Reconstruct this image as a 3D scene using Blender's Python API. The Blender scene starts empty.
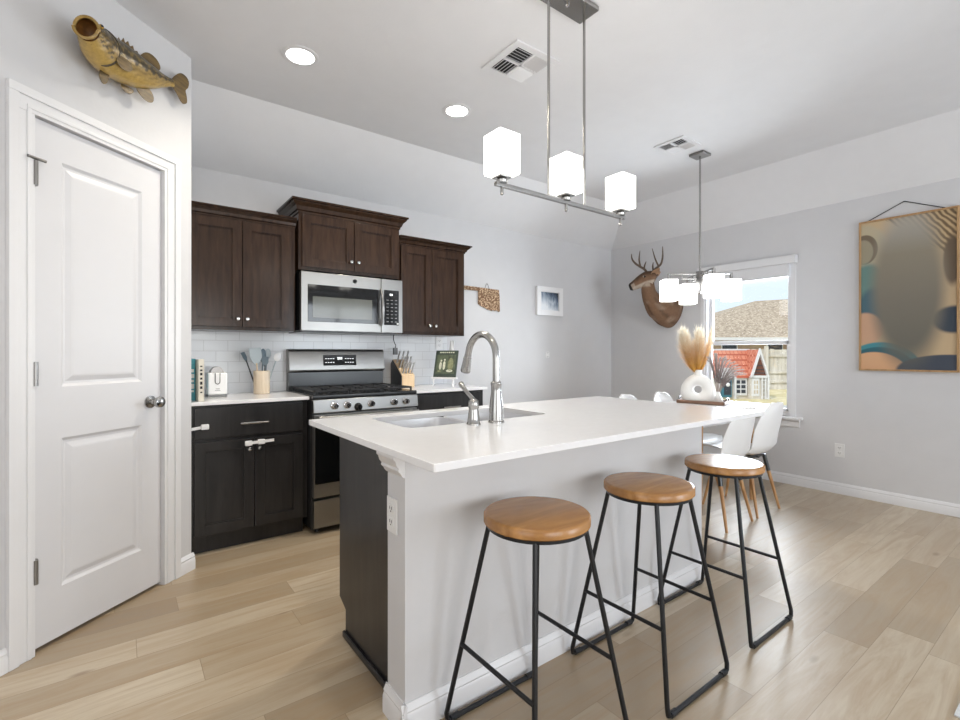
import bpy, bmesh, math, random
from mathutils import Vector, Matrix
random.seed(7)
C = bpy.context.scene.collection
PI = math.pi
sc = bpy.context.scene

# ------------------------------------------------------------------ camera, world, light, exposure
cam_d = bpy.data.cameras.new('camera')
cam_d.sensor_width = 36.0
cam_d.lens = 18.0
cam_d.shift_y = -0.00698
cam_d.clip_start = 0.05
cam_d.clip_end = 200
cam = bpy.data.objects.new('camera', cam_d)
cam.location = (0, 0, 1.2)
cam.rotation_euler = (math.radians(90), 0, math.radians(-36.73))
C.objects.link(cam)
sc.camera = cam

sc.view_settings.view_transform = 'Standard'
sc.view_settings.look = 'None'
sc.view_settings.exposure = 0.05
sc.view_settings.gamma = 1.0
sc.view_settings.use_curve_mapping = False
sc.cycles.max_bounces = 10
sc.cycles.diffuse_bounces = 6
sc.cycles.glossy_bounces = 5
sc.cycles.transmission_bounces = 6
sc.cycles.transparent_max_bounces = 8
sc.cycles.sample_clamp_indirect = 6.0
sc.cycles.caustics_reflective = False
sc.cycles.caustics_refractive = False

w = bpy.data.worlds.new('world')
sc.world = w
w.use_nodes = True
wn = w.node_tree.nodes
wn['Background'].inputs[0].default_value = (0.76, 0.89, 1.0, 1)
wn['Background'].inputs[1].default_value = 1.1


def light(name, kind, loc, rot, energy, color=(1, 1, 1), size=None, size_y=None, **kw):
    d = bpy.data.lights.new(name, kind)
    d.energy = energy
    d.color = color
    if kind == 'AREA' and size:
        d.size = size
        if size_y:
            d.shape = 'RECTANGLE'
            d.size_y = size_y
    for k, v in kw.items():
        setattr(d, k, v)
    o = bpy.data.objects.new(name, d)
    o.location = loc
    o.rotation_euler = rot
    C.objects.link(o)
    return o


# sun lights the yard (comes from the kitchen side of the house, over the roof)
light('sun', 'SUN', (0, 0, 10), Vector((0.75, 0.12, -0.65)).to_track_quat('-Z', 'Y').to_euler(), 2.3, (1.0, 0.96, 0.90), angle=0.01)
# daylight through the patio door, plus added fill from the rear and living side
light('daylight_patio_door', 'AREA', (3.7, -3.12, 1.25), (math.radians(110), 0, 0), 92, (0.87, 0.935, 1.0), 1.9, 2.1)
light('rear_fill', 'AREA', (0.4, -3.12, 1.4), (math.radians(120), 0, 0), 75, (1.0, 0.975, 0.94), 2.4, 1.6)  # added soft fill behind the camera, set at an unseen window
light('living_side_fill', 'AREA', (-2.42, -0.6, 1.4), (math.radians(118), 0, math.radians(-90)), 24, (1.0, 0.97, 0.93), 2.2, 1.5)  # added side fill, its window is out of view too
light('daylight_dining_window', 'AREA', (5.45, 2.23, 1.35), (math.radians(90), 0, math.radians(90)), 130, (0.84, 0.92, 1.0), 1.1, 1.6)


# ------------------------------------------------------------------ colour and material helpers
def lin(c):
    c = c / 255.0
    return c / 12.92 if c <= 0.04045 else ((c + 0.055) / 1.055) ** 2.4


def rgb(r, g, b):
    return (lin(r), lin(g), lin(b), 1.0)


class NT:
    def __init__(self, name):
        self.m = bpy.data.materials.new(name)
        self.m.use_nodes = True
        self.t = self.m.node_tree
        self.b = self.t.nodes['Principled BSDF']

    def n(self, kind, **kw):
        nd = self.t.nodes.new(kind)
        for k, v in kw.items():
            setattr(nd, k, v)
        return nd

    def l(self, a, b):
        self.t.links.new(a, b)

    def math(self, op, a, b=None, c=None):
        nd = self.n('ShaderNodeMath', operation=op)
        for i, v in enumerate((a, b, c)):
            if v is None:
                continue
            if isinstance(v, (int, float)):
                nd.inputs[i].default_value = v
            else:
                self.l(v, nd.inputs[i])
        return nd.outputs[0]

    def obj(self):
        return self.n('ShaderNodeTexCoord').outputs['Object']

    def mapping(self, vec, scale=(1, 1, 1), rot=(0, 0, 0), loc=(0, 0, 0)):
        nd = self.n('ShaderNodeMapping')
        nd.inputs['Scale'].default_value = scale
        nd.inputs['Rotation'].default_value = rot
        nd.inputs['Location'].default_value = loc
        self.l(vec, nd.inputs['Vector'])
        return nd.outputs[0]

    def noise(self, vec, scale=5, detail=3, rough=0.5, dist=0):
        nd = self.n('ShaderNodeTexNoise')
        nd.inputs['Scale'].default_value = scale
        nd.inputs['Detail'].default_value = detail
        nd.inputs['Roughness'].default_value = rough
        nd.inputs['Distortion'].default_value = dist
        if vec is not None:
            self.l(vec, nd.inputs['Vector'])
        return nd.outputs['Fac']

    def ramp(self, fac, stops):
        nd = self.n('ShaderNodeValToRGB')
        e = nd.color_ramp.elements
        while len(e) < len(stops):
            e.new(0.5)
        for i, (p, c) in enumerate(stops):
            e[i].position = p
            e[i].color = c
        self.l(fac, nd.inputs[0])
        return nd.outputs[0]

    def mix(self, fac, a, b, mode='MIX'):
        nd = self.n('ShaderNodeMix', data_type='RGBA', blend_type=mode)
        for i, v in ((0, fac), (6, a), (7, b)):
            if isinstance(v, (int, float, tuple)):
                nd.inputs[i].default_value = v
            else:
                self.l(v, nd.inputs[i])
        return nd.outputs[2]

    def bump(self, h, strength=0.2, dist=0.01):
        nd = self.n('ShaderNodeBump')
        nd.inputs['Strength'].default_value = strength
        nd.inputs['Distance'].default_value = dist
        self.l(h, nd.inputs['Height'])
        self.l(nd.outputs[0], self.b.inputs['Normal'])

    def col(self, c):
        if isinstance(c, tuple):
            self.b.inputs['Base Color'].default_value = c
        else:
            self.l(c, self.b.inputs['Base Color'])
        return self

    def set(self, **kw):
        names = dict(rough='Roughness', metal='Metallic', spec='Specular IOR Level', coat='Coat Weight', sheen='Sheen Weight', trans='Transmission Weight', emit='Emission Strength', coat_rough='Coat Roughness')
        for k, v in kw.items():
            self.b.inputs[names[k]].default_value = v
        return self


def mat(name, c, rough=0.5, metal=0.0, vary=0.06, scale=8, bump=0.0, bscale=60, **kw):
    """Plain material with a faint procedural mottling."""
    t = NT(name)
    if vary:
        f = t.noise(t.obj(), scale, 3)
        lo = tuple(max(0, x * (1 - vary)) for x in c[:3]) + (1,)
        hi = tuple(min(1, x * (1 + vary)) for x in c[:3]) + (1,)
        t.col(t.ramp(f, [(0.3, lo), (0.7, hi)]))
    else:
        t.col(c)
    t.set(rough=rough, metal=metal, **kw)
    if bump:
        t.bump(t.noise(t.obj(), bscale, 2), bump, 0.004)
    return t.m


def wood(name, dark, light_, axis=0, scale=1.0, rough=0.4, stretch=9, **kw):
    t = NT(name)
    s = [22 * scale] * 3
    s[axis] = 22 * scale / stretch
    v = t.mapping(t.obj(), tuple(s))
    f = t.noise(v, 1.0, 5, 0.6, 0.6)
    t.col(t.ramp(f, [(0.3, dark), (0.68, light_)]))
    t.set(rough=rough, **kw)
    t.bump(f, 0.06, 0.002)
    return t.m


def emis(name, c, strength, base=(0.9, 0.9, 0.9, 1)):
    t = NT(name)
    t.col(base)
    t.b.inputs['Emission Color'].default_value = c
    t.set(emit=strength, rough=0.4)
    return t.m


def glass(name, tint=(1, 1, 1, 1)):
    t = NT(name)
    tr = t.n('ShaderNodeBsdfTransparent')
    tr.inputs[0].default_value = tint
    gl = t.n('ShaderNodeBsdfGlossy')
    gl.inputs['Roughness'].default_value = 0.02
    fr = t.n('ShaderNodeFresnel')
    fr.inputs[0].default_value = 1.3
    mx = t.n('ShaderNodeMixShader')
    t.l(fr.outputs[0], mx.inputs[0])
    t.l(tr.outputs[0], mx.inputs[1])
    t.l(gl.outputs[0], mx.inputs[2])
    t.l(mx.outputs[0], t.t.nodes['Material Output'].inputs[0])
    return t.m


def floor_material():
    t = NT('oak_plank_floor')
    sep = t.n('ShaderNodeSeparateXYZ')
    t.l(t.obj(), sep.inputs[0])
    x, y = sep.outputs[0], sep.outputs[1]
    W, Lg = 0.155, 1.22
    ry = t.math('DIVIDE', y, W)
    row = t.math('FLOOR', ry)
    wn1 = t.n('ShaderNodeTexWhiteNoise', noise_dimensions='1D')
    t.l(row, wn1.inputs['W'])
    rx = t.math('ADD', t.math('DIVIDE', x, Lg), wn1.outputs['Value'])
    pid = t.math('FLOOR', rx)
    comb = t.n('ShaderNodeCombineXYZ')
    t.l(row, comb.inputs[0])
    t.l(pid, comb.inputs[1])
    wn2 = t.n('ShaderNodeTexWhiteNoise', noise_dimensions='2D')
    t.l(comb.outputs[0], wn2.inputs['Vector'])
    tone = t.ramp(wn2.outputs['Value'], [(0.0, rgb(142, 127, 107)), (0.35, rgb(164, 149, 127)), (0.7, rgb(182, 168, 146)), (1.0, rgb(200, 188, 167))])
    # grain runs along the plank, shifted from plank to plank
    off = t.n('ShaderNodeCombineXYZ')
    t.l(t.math('MULTIPLY', wn2.outputs['Value'], 37.0), off.inputs[0])
    t.l(t.math('MULTIPLY', wn2.outputs['Value'], 11.0), off.inputs[1])
    add = t.n('ShaderNodeVectorMath', operation='ADD')
    t.l(t.obj(), add.inputs[0])
    t.l(off.outputs[0], add.inputs[1])
    g1 = t.noise(t.mapping(add.outputs[0], (1.6, 14, 1)), 1.0, 4, 0.6, 1.6)
    g2 = t.noise(t.mapping(add.outputs[0], (5, 110, 1)), 1.0, 3, 0.6)
    c = t.mix(t.ramp(g1, [(0.40, (0, 0, 0, 1)), (0.66, (1, 1, 1, 1))]), tone, rgb(158, 131, 97), 'MIX')
    c = t.mix(0.45, c, tone)
    c = t.mix(t.math('MULTIPLY', g2, 0.30), c, rgb(150, 124, 92))
    # knots
    vor = t.n('ShaderNodeTexVoronoi')
    vor.inputs['Scale'].default_value = 1.0
    t.l(t.mapping(add.outputs[0], (2.0, 5.0, 1)), vor.inputs['Vector'])
    kn = t.ramp(vor.outputs['Distance'], [(0.03, (1, 1, 1, 1)), (0.10, (0, 0, 0, 1))])
    c = t.mix(t.math('MULTIPLY', kn, 0.55), c, rgb(112, 84, 58))
    # joints
    fy = t.math('FRACT', ry)
    ey = t.math('MINIMUM', fy, t.math('SUBTRACT', 1.0, fy))
    fx = t.math('FRACT', rx)
    ex = t.math('MINIMUM', fx, t.math('SUBTRACT', 1.0, fx))
    j = t.math('MAXIMUM', t.math('LESS_THAN', ey, 0.007), t.math('LESS_THAN', ex, 0.0011))
    c = t.mix(t.math('MULTIPLY', j, 0.55), c, rgb(120, 100, 76))
    t.col(c)
    t.set(rough=0.34, spec=0.9)
    t.bump(t.math('SUBTRACT', t.math('MULTIPLY', g2, 0.3), j), 0.12, 0.002)
    return t.m


def tile_material():
    t = NT('white_subway_tile')
    v = t.mapping(t.obj(), (1, 1, 1), (math.radians(90), 0, 0))
    br = t.n('ShaderNodeTexBrick')
    br.offset = 0.5
    br.inputs['Color1'].default_value = rgb(222, 224, 226)
    br.inputs['Color2'].default_value = rgb(216, 218, 221)
    br.inputs['Mortar'].default_value = rgb(196, 197, 199)
    br.inputs['Scale'].default_value = 1.0
    br.inputs['Mortar Size'].default_value = 0.0018
    br.inputs['Brick Width'].default_value = 0.152
    br.inputs['Row Height'].default_value = 0.076
    t.l(v, br.inputs['Vector'])
    t.col(br.outputs['Color'])
    t.set(rough=0.15)
    t.bump(t.math('SUBTRACT', 1.0, br.outputs['Fac']), 0.3, 0.002)
    return t.m


def attr_material(name, rough=0.5, scale=40, vary=0.25, **kw):
    """Natural colouring (fur, scales, feathers): patches set per vertex plus fine mottling."""
    t = NT(name)
    a = t.n('ShaderNodeVertexColor', layer_name='Col')
    f = t.noise(t.obj(), scale, 4, 0.65)
    c = t.mix(t.math('MULTIPLY', f, vary * 2), a.outputs['Color'], (0.02, 0.014, 0.008, 1))
    t.col(c)
    t.set(rough=rough, **kw)
    t.bump(f, 0.25, 0.004)
    return t.m


M = {}
M['wall'] = mat('grey_wall_paint', rgb(203, 203, 205), 0.65, vary=0.012, bump=0.12, bscale=45)
M['ceil'] = mat('ceiling_paint', rgb(219, 219, 221), 0.8, vary=0.012, bump=0.12, bscale=45)
M['trim'] = mat('white_trim_paint', rgb(217, 217, 219), 0.35, vary=0.01)
M['door'] = mat('white_door_paint', rgb(208, 208, 211), 0.4, vary=0.01)
M['floor'] = floor_material()
M['tile'] = tile_material()
M['espresso'] = wood('espresso_lamplit', rgb(34, 21, 13), rgb(54, 37, 25), 2, 1.5, 0.22, 9, spec=0.28)  # wall cabinets: warm lamp light is put into this brown
M['espresso_base'] = wood('espresso_unlit', rgb(30, 29, 29), rgb(47, 45, 45), 2, 1.0, 0.28, spec=0.32)  # same cabinet wood in a cooler tone, without the painted lamp warmth
M['quartz'] = mat('white_quartz', rgb(229, 229, 231), 0.12, vary=0.015, scale=30)
M['steel'] = mat('brushed_steel', rgb(146, 145, 143), 0.33, 1.0, vary=0.05, scale=3)
M['sinksteel'] = mat('sink_steel', rgb(226, 226, 228), 0.38, 0.85, vary=0.05, scale=3)
M['nickel'] = mat('brushed_nickel', rgb(168, 167, 165), 0.22, 1.0, vary=0.03)
M['darknickel'] = mat('dark_nickel', rgb(140, 138, 136), 0.3, 1.0, vary=0.03)
M['satin'] = mat('satin_steel', rgb(206, 206, 208), 0.5, 0.8, vary=0.03)
M['chrome'] = mat('polished_chrome', rgb(215, 215, 218), 0.08, 1.0, vary=0)
M['black'] = mat('black_enamel', rgb(24, 24, 26), 0.25, vary=0.05)
M['blackmetal'] = mat('black_powder_coat', rgb(26, 27, 30), 0.38, 0.3, vary=0.08)
M['iron'] = mat('cast_iron', rgb(44, 44, 46), 0.55, 0.2, vary=0.1)
M['glassblack'] = mat('black_oven_glass', rgb(14, 15, 16), 0.06, vary=0)
M['mwwindow'] = mat('microwave_window', rgb(86, 88, 84), 0.10, vary=0.04)
M['darkgrey'] = mat('dark_grey_metal', rgb(74, 75, 76), 0.3, 0.7, vary=0.05)
M['whiteplastic'] = mat('white_plastic', rgb(232, 232, 233), 0.35, vary=0.01)
M['offwhite'] = mat('light_switch_plastic', rgb(222, 222, 222), 0.4, vary=0.01)
M['greyplastic'] = mat('grey_plastic', rgb(120, 122, 124), 0.5, vary=0.03)
M['slot'] = mat('dark_slot', rgb(30, 30, 32), 0.7, vary=0.05)
M['shade'] = emis('frosted_lamp_glass', (1.0, 0.965, 0.90, 1), 5.0)
M['shade_dining'] = emis('frosted_lamp_glass_dining', (1.0, 0.985, 0.96, 1), 3.2)
M['led'] = emis('recessed_led_lens', (1.0, 0.98, 0.95, 1), 9.0)
M['digits'] = emis('display_digits', (0.95, 1.0, 1.0, 1), 1.0)
M['seatwood'] = wood('honey_acacia_seat', rgb(142, 98, 52), rgb(188, 140, 86), 0, 0.7, 0.27, 7)
M['legwood'] = wood('beech_leg', rgb(160, 115, 72), rgb(198, 156, 110), 2, 1.0, 0.45)
M['lightwood'] = wood('light_block_wood', rgb(206, 176, 138), rgb(228, 204, 170), 2, 1.0, 0.5)
M['oakframe'] = wood('oak_frame', rgb(150, 115, 76), rgb(186, 150, 106), 2, 1.2, 0.5)
M['traywood'] = wood('walnut_tray', rgb(96, 70, 54), rgb(134, 102, 82), 1, 1.0, 0.45)
M['shell'] = mat('white_chair_shell', rgb(232, 232, 232), 0.4, vary=0.01)
M['tabletop'] = mat('white_table_laminate', rgb(236, 236, 238), 0.15, vary=0.01)
M['ceramic'] = mat('matte_white_ceramic', rgb(222, 220, 216), 0.6, vary=0.03, bump=0.1, bscale=90)
M['glass'] = glass('clear_window_glass')
M['paper'] = mat('page_paper', rgb(228, 222, 208), 0.8, vary=0.03)
M['teal'] = mat('teal_book_cloth', rgb(70, 146, 160), 0.6, vary=0.15, scale=60)
M['bookwhite'] = mat('cream_book_cover', rgb(226, 220, 206), 0.6, vary=0.03)
M['bookblack'] = mat('black_book_cover', rgb(40, 36, 38), 0.6, vary=0.05)
M['ink'] = mat('dark_ink', rgb(46, 44, 44), 0.7, vary=0)
M['whiteink'] = mat('white_ink', rgb(225, 226, 224), 0.7, vary=0)
M['crock'] = wood('tan_ribbed_ceramic', rgb(196, 178, 154), rgb(220, 206, 186), 2, 1.4, 0.5)
M['silicone'] = mat('blue_grey_silicone', rgb(96, 112, 122), 0.5, vary=0.05)
M['silicone_light'] = mat('pale_grey_silicone', rgb(168, 178, 182), 0.5, vary=0.05)
M['rug'] = mat('slate_rug', rgb(92, 102, 110), 0.95, vary=0.25, scale=60)
M['rugedge'] = mat('pale_rug_border', rgb(205, 208, 210), 0.95, vary=0.1, scale=60)


# ------------------------------------------------------------------ geometry builder
class G:
    def __init__(self):
        self.bm = bmesh.new()
        self.col = None
        self.soft = False

    def _mark(self):
        return len(self.bm.faces)

    def _mi(self, n0, mi):
        if mi:
            self.bm.faces.ensure_lookup_table()
            for f in self.bm.faces[n0:]:
                f.material_index = mi

    def merge(self, tmp, mi=0, mtx=None):
        n0 = self._mark()
        if mtx is not None:
            bmesh.ops.transform(tmp, matrix=mtx, verts=tmp.verts)
        me = bpy.data.meshes.new('tmp')
        tmp.to_mesh(me)
        tmp.free()
        self.bm.from_mesh(me)
        bpy.data.meshes.remove(me)
        self._mi(n0, mi)

    def box(self, x0, x1, y0, y1, z0, z1, b=0.0, mi=0, mtx=None, seg=2):
        t = bmesh.new()
        vs = [t.verts.new(p) for p in ((x0, y0, z0), (x1, y0, z0), (x1, y1, z0), (x0, y1, z0), (x0, y0, z1), (x1, y0, z1), (x1, y1, z1), (x0, y1, z1))]
        for q in ((0, 3, 2, 1), (4, 5, 6, 7), (0, 1, 5, 4), (1, 2, 6, 5), (2, 3, 7, 6), (3, 0, 4, 7)):
            t.faces.new([vs[i] for i in q])
        if b:
            self.soft = True
            bmesh.ops.bevel(t, geom=list(t.edges), offset=b, segments=seg, affect='EDGES', profile=0.5)
        self.merge(t, mi, mtx)
        return self

    def cyl(self, p0, p1, r0, r1=None, n=16, mi=0):
        r1 = r0 if r1 is None else r1
        p0, p1 = Vector(p0), Vector(p1)
        d = (p1 - p0).normalized()
        a = d.orthogonal().normalized()
        b = d.cross(a)
        n0 = self._mark()
        rings = []
        for p, r in ((p0, r0), (p1, r1)):
            rings.append([self.bm.verts.new(p + (a * math.cos(2 * PI * i / n) + b * math.sin(2 * PI * i / n)) * r) for i in range(n)])
        for i in range(n):
            self.bm.faces.new((rings[0][i], rings[0][(i + 1) % n], rings[1][(i + 1) % n], rings[1][i]))
        self.bm.faces.new(rings[0][::-1])
        self.bm.faces.new(rings[1])
        self._mi(n0, mi)
        return self

    def rings(self, rings, cap0=True, cap1=True, mi=0, closed=False, colors=None):
        n0 = self._mark()
        if colors and self.col is None:
            self.col = self.bm.verts.layers.float_color.new('Col')
        R = []
        for k, r in enumerate(rings):
            row = []
            for i, p in enumerate(r):
                v = self.bm.verts.new(p)
                if colors:
                    v[self.col] = colors(k / (len(rings) - 1), i / len(r), Vector(p))
                row.append(v)
            R.append(row)
        n = len(R[0])
        K = len(R)
        for k in range(K if closed else K - 1):
            for i in range(n):
                self.bm.faces.new((R[k][i], R[k][(i + 1) % n], R[(k + 1) % K][(i + 1) % n], R[(k + 1) % K][i]))
        if not closed:
            if cap0:
                self.bm.faces.new(R[0][::-1])
            if cap1:
                self.bm.faces.new(R[-1])
        self._mi(n0, mi)
        return self

    def tube(self, pts, r, n=8, mi=0, closed=False, colors=None):
        pts = [Vector(p) for p in pts]
        K = len(pts)
        rad = r if isinstance(r, (list, tuple)) else [r] * K
        tang = []
        for i in range(K):
            if closed:
                d = pts[(i + 1) % K] - pts[i - 1]
            else:
                d = pts[min(i + 1, K - 1)] - pts[max(i - 1, 0)]
            tang.append(d.normalized())
        a = tang[0].orthogonal().normalized()
        rings = []
        for i in range(K):
            a = (a - tang[i] * a.dot(tang[i])).normalized()
            b = tang[i].cross(a)
            rings.append([pts[i] + (a * math.cos(2 * PI * k / n) + b * math.sin(2 * PI * k / n)) * rad[i] for k in range(n)])
        return self.rings(rings, mi=mi, closed=closed, colors=colors)

    def loft(self, path, radii, up=(0, 0, 1), n=20, colors=None, mi=0, cap0=True, cap1=True):
        """radii: (half width, half height) per path point; ring index 0 sits at the side, 0.25 at the top."""
        pts = [Vector(p) for p in path]
        up = Vector(up)
        rings = []
        for i, p in enumerate(pts):
            d = (pts[min(i + 1, len(pts) - 1)] - pts[max(i - 1, 0)]).normalized()
            s = d.cross(up)
            if s.length < 1e-3:
                s = Vector((0, 1, 0))
            s.normalize()
            u = s.cross(d).normalized()
            a, b = radii[i]
            rings.append([p + s * a * math.cos(2 * PI * k / n) + u * b * math.sin(2 * PI * k / n) for k in range(n)])
        return self.rings(rings, cap0, cap1, mi, colors=colors)

    def lathe(self, prof, o=(0, 0, 0), n=24, axis='z', mi=0, cap0=True, cap1=True):
        ox, oy, oz = o
        rings = []
        for r, h in prof:
            row = []
            for i in range(n):
                c, s = r * math.cos(2 * PI * i / n), r * math.sin(2 * PI * i / n)
                row.append({'z': (ox + c, oy + s, oz + h), 'y': (ox + c, oy + h, oz - s), 'x': (ox + h, oy + c, oz + s)}[axis])
            rings.append(row)
        return self.rings(rings, cap0, cap1, mi)

    def prism(self, poly, axis, lo, hi, mi=0, b=0.0):
        t = bmesh.new()
        f = {'z': lambda p, h: (p[0], p[1], h), 'y': lambda p, h: (p[0], h, p[1]), 'x': lambda p, h: (h, p[0], p[1])}[axis]
        A = [t.verts.new(f(p, lo)) for p in poly]
        B = [t.verts.new(f(p, hi)) for p in poly]
        n = len(poly)
        t.faces.new(A[::-1])
        t.faces.new(B)
        for i in range(n):
            t.faces.new((A[i], A[(i + 1) % n], B[(i + 1) % n], B[i]))
        bmesh.ops.recalc_face_normals(t, faces=t.faces)
        if b:
            bmesh.ops.bevel(t, geom=list(t.edges), offset=b, segments=1, affect='EDGES')
        self.merge(t, mi)
        return self

    def grid(self, f, nu, nv, mi=0, thick=0.0):
        t = bmesh.new()
        V = [[t.verts.new(f(i / nu, j / nv)) for j in range(nv + 1)] for i in range(nu + 1)]
        for i in range(nu):
            for j in range(nv):
                t.faces.new((V[i][j], V[i + 1][j], V[i + 1][j + 1], V[i][j + 1]))
        if thick:
            bmesh.ops.recalc_face_normals(t, faces=t.faces)
            bmesh.ops.solidify(t, geom=list(t.faces), thickness=thick)
        self.merge(t, mi)
        return self

    def sphere(self, c, r, sx=1, sy=1, sz=1, n=16, mi=0):
        t = bmesh.new()
        bmesh.ops.create_uvsphere(t, u_segments=n, v_segments=n // 2 + 2, radius=r)
        self.merge(t, mi, Matrix.Translation(Vector(c)) @ Matrix.Diagonal((sx, sy, sz, 1)))
        return self


def link(name, g, mats, parent=None, smooth=True, angle=35, recalc=True):
    bm = g.bm
    if recalc:
        bmesh.ops.recalc_face_normals(bm, faces=bm.faces)
    me = bpy.data.meshes.new(name)
    bm.to_mesh(me)
    bm.free()
    if not isinstance(mats, (list, tuple)):
        mats = [mats]
    for m in mats:
        me.materials.append(M[m] if isinstance(m, str) else m)
    if smooth:
        me.shade_smooth()
        me.set_sharp_from_angle(angle=math.radians(angle))
    o = bpy.data.objects.new(name, me)
    C.objects.link(o)
    if smooth and g.soft:
        wm = o.modifiers.new('normals', 'WEIGHTED_NORMAL')
        wm.keep_sharp = True
    if parent:
        o.parent = parent
    return o


def thing(name, label, cat, loc=(0, 0, 0), rz=0.0, group=None):
    o = bpy.data.objects.new(name, None)
    o.empty_display_size = 0.05
    C.objects.link(o)
    o.location = loc
    o.rotation_euler = (0, 0, rz)
    return tag(o, label, cat, group)


def tag(o, label, cat, group=None, kind=None):
    o['label'] = label
    o['category'] = cat
    if group:
        o['group'] = group
    if kind:
        o['kind'] = kind
    return o


def struct(name, g, mats, parent=None, label=None, **kw):
    o = link(name, g, mats, parent, **kw)
    if not parent:
        o['kind'] = 'structure'
        if label:
            o['label'] = label
    return o


def dup(root, loc, rz=None, label=None):
    r = root.copy()
    C.objects.link(r)
    r.location = loc
    if rz is not None:
        r.rotation_euler = (0, 0, rz)
    if label:
        r['label'] = label
    for ch in list(root.children):
        c = ch.copy()
        C.objects.link(c)
        c.parent = r
        for gch in ch.children:
            d = gch.copy()
            C.objects.link(d)
            d.parent = c
    return r


# ================================================================== THE SETTING
BY, RX = 3.84, 4.92            # kitchen wall, dining wall
LX, RY = -2.5, -3.2            # living room side, rear wall
ZC, CRY, CRX, ZT = 2.84, 3.335, 4.50, 2.49

g = G().box(LX, RX + 0.1, RY, BY + 0.1, -0.1, 0)
struct('floor', g, 'floor', smooth=False, label='light oak plank floor')

g = G().box(LX, CRX, RY, CRY, ZC, ZC + 0.1)
g.prism([(CRY, ZC), (BY + 0.02, ZT - 0.014), (BY + 0.02, ZC + 0.1), (CRY, ZC + 0.1)], 'x', LX, CRX)
g.prism([(CRX, ZC), (RX + 0.02, ZT - 0.017), (RX + 0.02, ZC + 0.1), (CRX, ZC + 0.1)], 'y', RY, CRY)
bm = g.bm
c0, c1, e1, f1, d1 = [bm.verts.new(v) for v in ((CRX, CRY, ZC), (CRX, CRY, ZC + 0.1), (RX + 0.02, CRY, ZT - 0.017), (RX + 0.02, BY + 0.02, ZT - 0.0155), (CRX, BY + 0.02, ZT - 0.014))]
t1, t2, t3 = [bm.verts.new(v) for v in ((RX + 0.02, CRY, ZC + 0.1), (RX + 0.02, BY + 0.02, ZC + 0.1), (CRX, BY + 0.02, ZC + 0.1))]
for q in ((c0, e1, f1), (c0, f1, d1), (c1, t1, t2, t3), (c0, e1, t1, c1), (e1, f1, t2, t1), (f1, d1, t3, t2), (d1, c0, c1, t3)):
    bm.faces.new(q)
struct('ceiling', g, 'ceil', smooth=False, label='pale grey ceiling with sloped edges')

struct('wall_back', G().box(LX, RX + 0.1, BY, BY + 0.1, 0, ZT + 0.02), 'wall', smooth=False, label='grey kitchen wall')
WY0, WY1, WZ0, WZ1 = 1.80, 2.66, 0.62, 2.08
g = G().box(RX, RX + 0.12, RY, WY0, 0, ZT + 0.02).box(RX, RX + 0.12, WY1, BY, 0, ZT + 0.02)
g.box(RX, RX + 0.12, WY0, WY1, 0, WZ0).box(RX, RX + 0.12, WY0, WY1, WZ1, ZT + 0.02)
struct('wall_right', g, 'wall', smooth=False, label='grey dining wall with the window')
# rear wall with patio door and window openings, living-room side with a window opening
g = G()
for x0, x1, z0, z1 in ((LX, -0.8, 0, ZC), (-0.8, 1.6, 0, 0.6), (-0.8, 1.6, 2.2, ZC), (1.6, 2.75, 0, ZC), (2.75, 4.65, 2.3, ZC), (4.65, RX + .1, 0, ZC), (2.75, 4.65, 0, 0.2)):
    g.box(x0, x1, RY - 0.1, RY, z0, z1)
struct('wall_rear', g, 'wall', smooth=False)
g = G().box(LX - 0.1, LX, RY, -1.7, 0, ZC).box(LX - 0.1, LX, 0.5, BY, 0, ZC).box(LX - 0.1, LX, -1.7, 0.5, 0, 0.65).box(LX - 0.1, LX, -1.7, 0.5, 2.15, ZC)
struct('wall_left', g, 'wall', smooth=False)

# ---- pantry: diagonal wall with the door, short return to the kitchen wall
PA = math.atan2(0.657, 0.754)
PC = (0.335, 3.12, 0)


def pan(o):
    o.location = PC
    o.rotation_euler = (0, 0, PA)
    return o


DS0, DS1, DZ = -0.818, -0.2175, 2.145
g = G().box(-3.6, DS0 - 0.02, 0, 0.1, 0, ZC + .02).box(DS1 + 0.02, -0.034, 0, 0.1, 0, ZC + .02).box(DS0 - 0.02, DS1 + 0.02, 0, 0.1, DZ + 0.02, ZC + .02)
pan(struct('wall_pantry', g, 'wall', smooth=False, label='pale diagonal pantry wall'))
g = G().prism([(0.309, 3.10), (0.309, BY), (0.209, BY), (0.209, 3.02)], 'z', 0, ZC)
struct('wall_pantry_return', g, 'wall', smooth=False)

# casing (profiled boards) and jamb
g = G()
for s0, s1, inner in ((-0.912, DS0, 1), (DS1, -0.122, -1)):
    g.box(s0, s1, -0.012, 0.0, 0, DZ + 0.0, 0.002)
    if inner > 0:
        g.box(s0, s0 + 0.035, -0.020, -0.010, 0, DZ + 0.0575, 0.003).box(s1 - 0.030, s1 - 0.014, -0.016, -0.010, 0, DZ + 0.0145, 0.003)
    else:
        g.box(s1 - 0.035, s1, -0.020, -0.010, 0, DZ + 0.0575, 0.003).box(s0 + 0.014, s0 + 0.030, -0.016, -0.010, 0, DZ + 0.0145, 0.003)
g.box(-0.912, -0.122, -0.012, 0.0, DZ, DZ + 0.092, 0.002)
g.box(-0.912, -0.122, -0.020, -0.010, DZ + 0.057, DZ + 0.092, 0.003).box(DS0 - 0.03, DS1 + 0.03, -0.016, -0.010, DZ + 0.014, DZ + 0.030, 0.003)
g.box(DS0 - 0.02, DS0, -0.005, 0.1, 0, DZ + .02).box(DS1, DS1 + 0.02, -0.005, 0.1, 0, DZ + .02).box(DS0, DS1, -0.005, 0.1, DZ, DZ + 0.02)
g.box(DS0, DS1, 0.052, 0.066, 0, DZ)          # stop and dark side behind the slab
pan(struct('trim_1', g, 'trim', label='white casing around the pantry door'))


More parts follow.
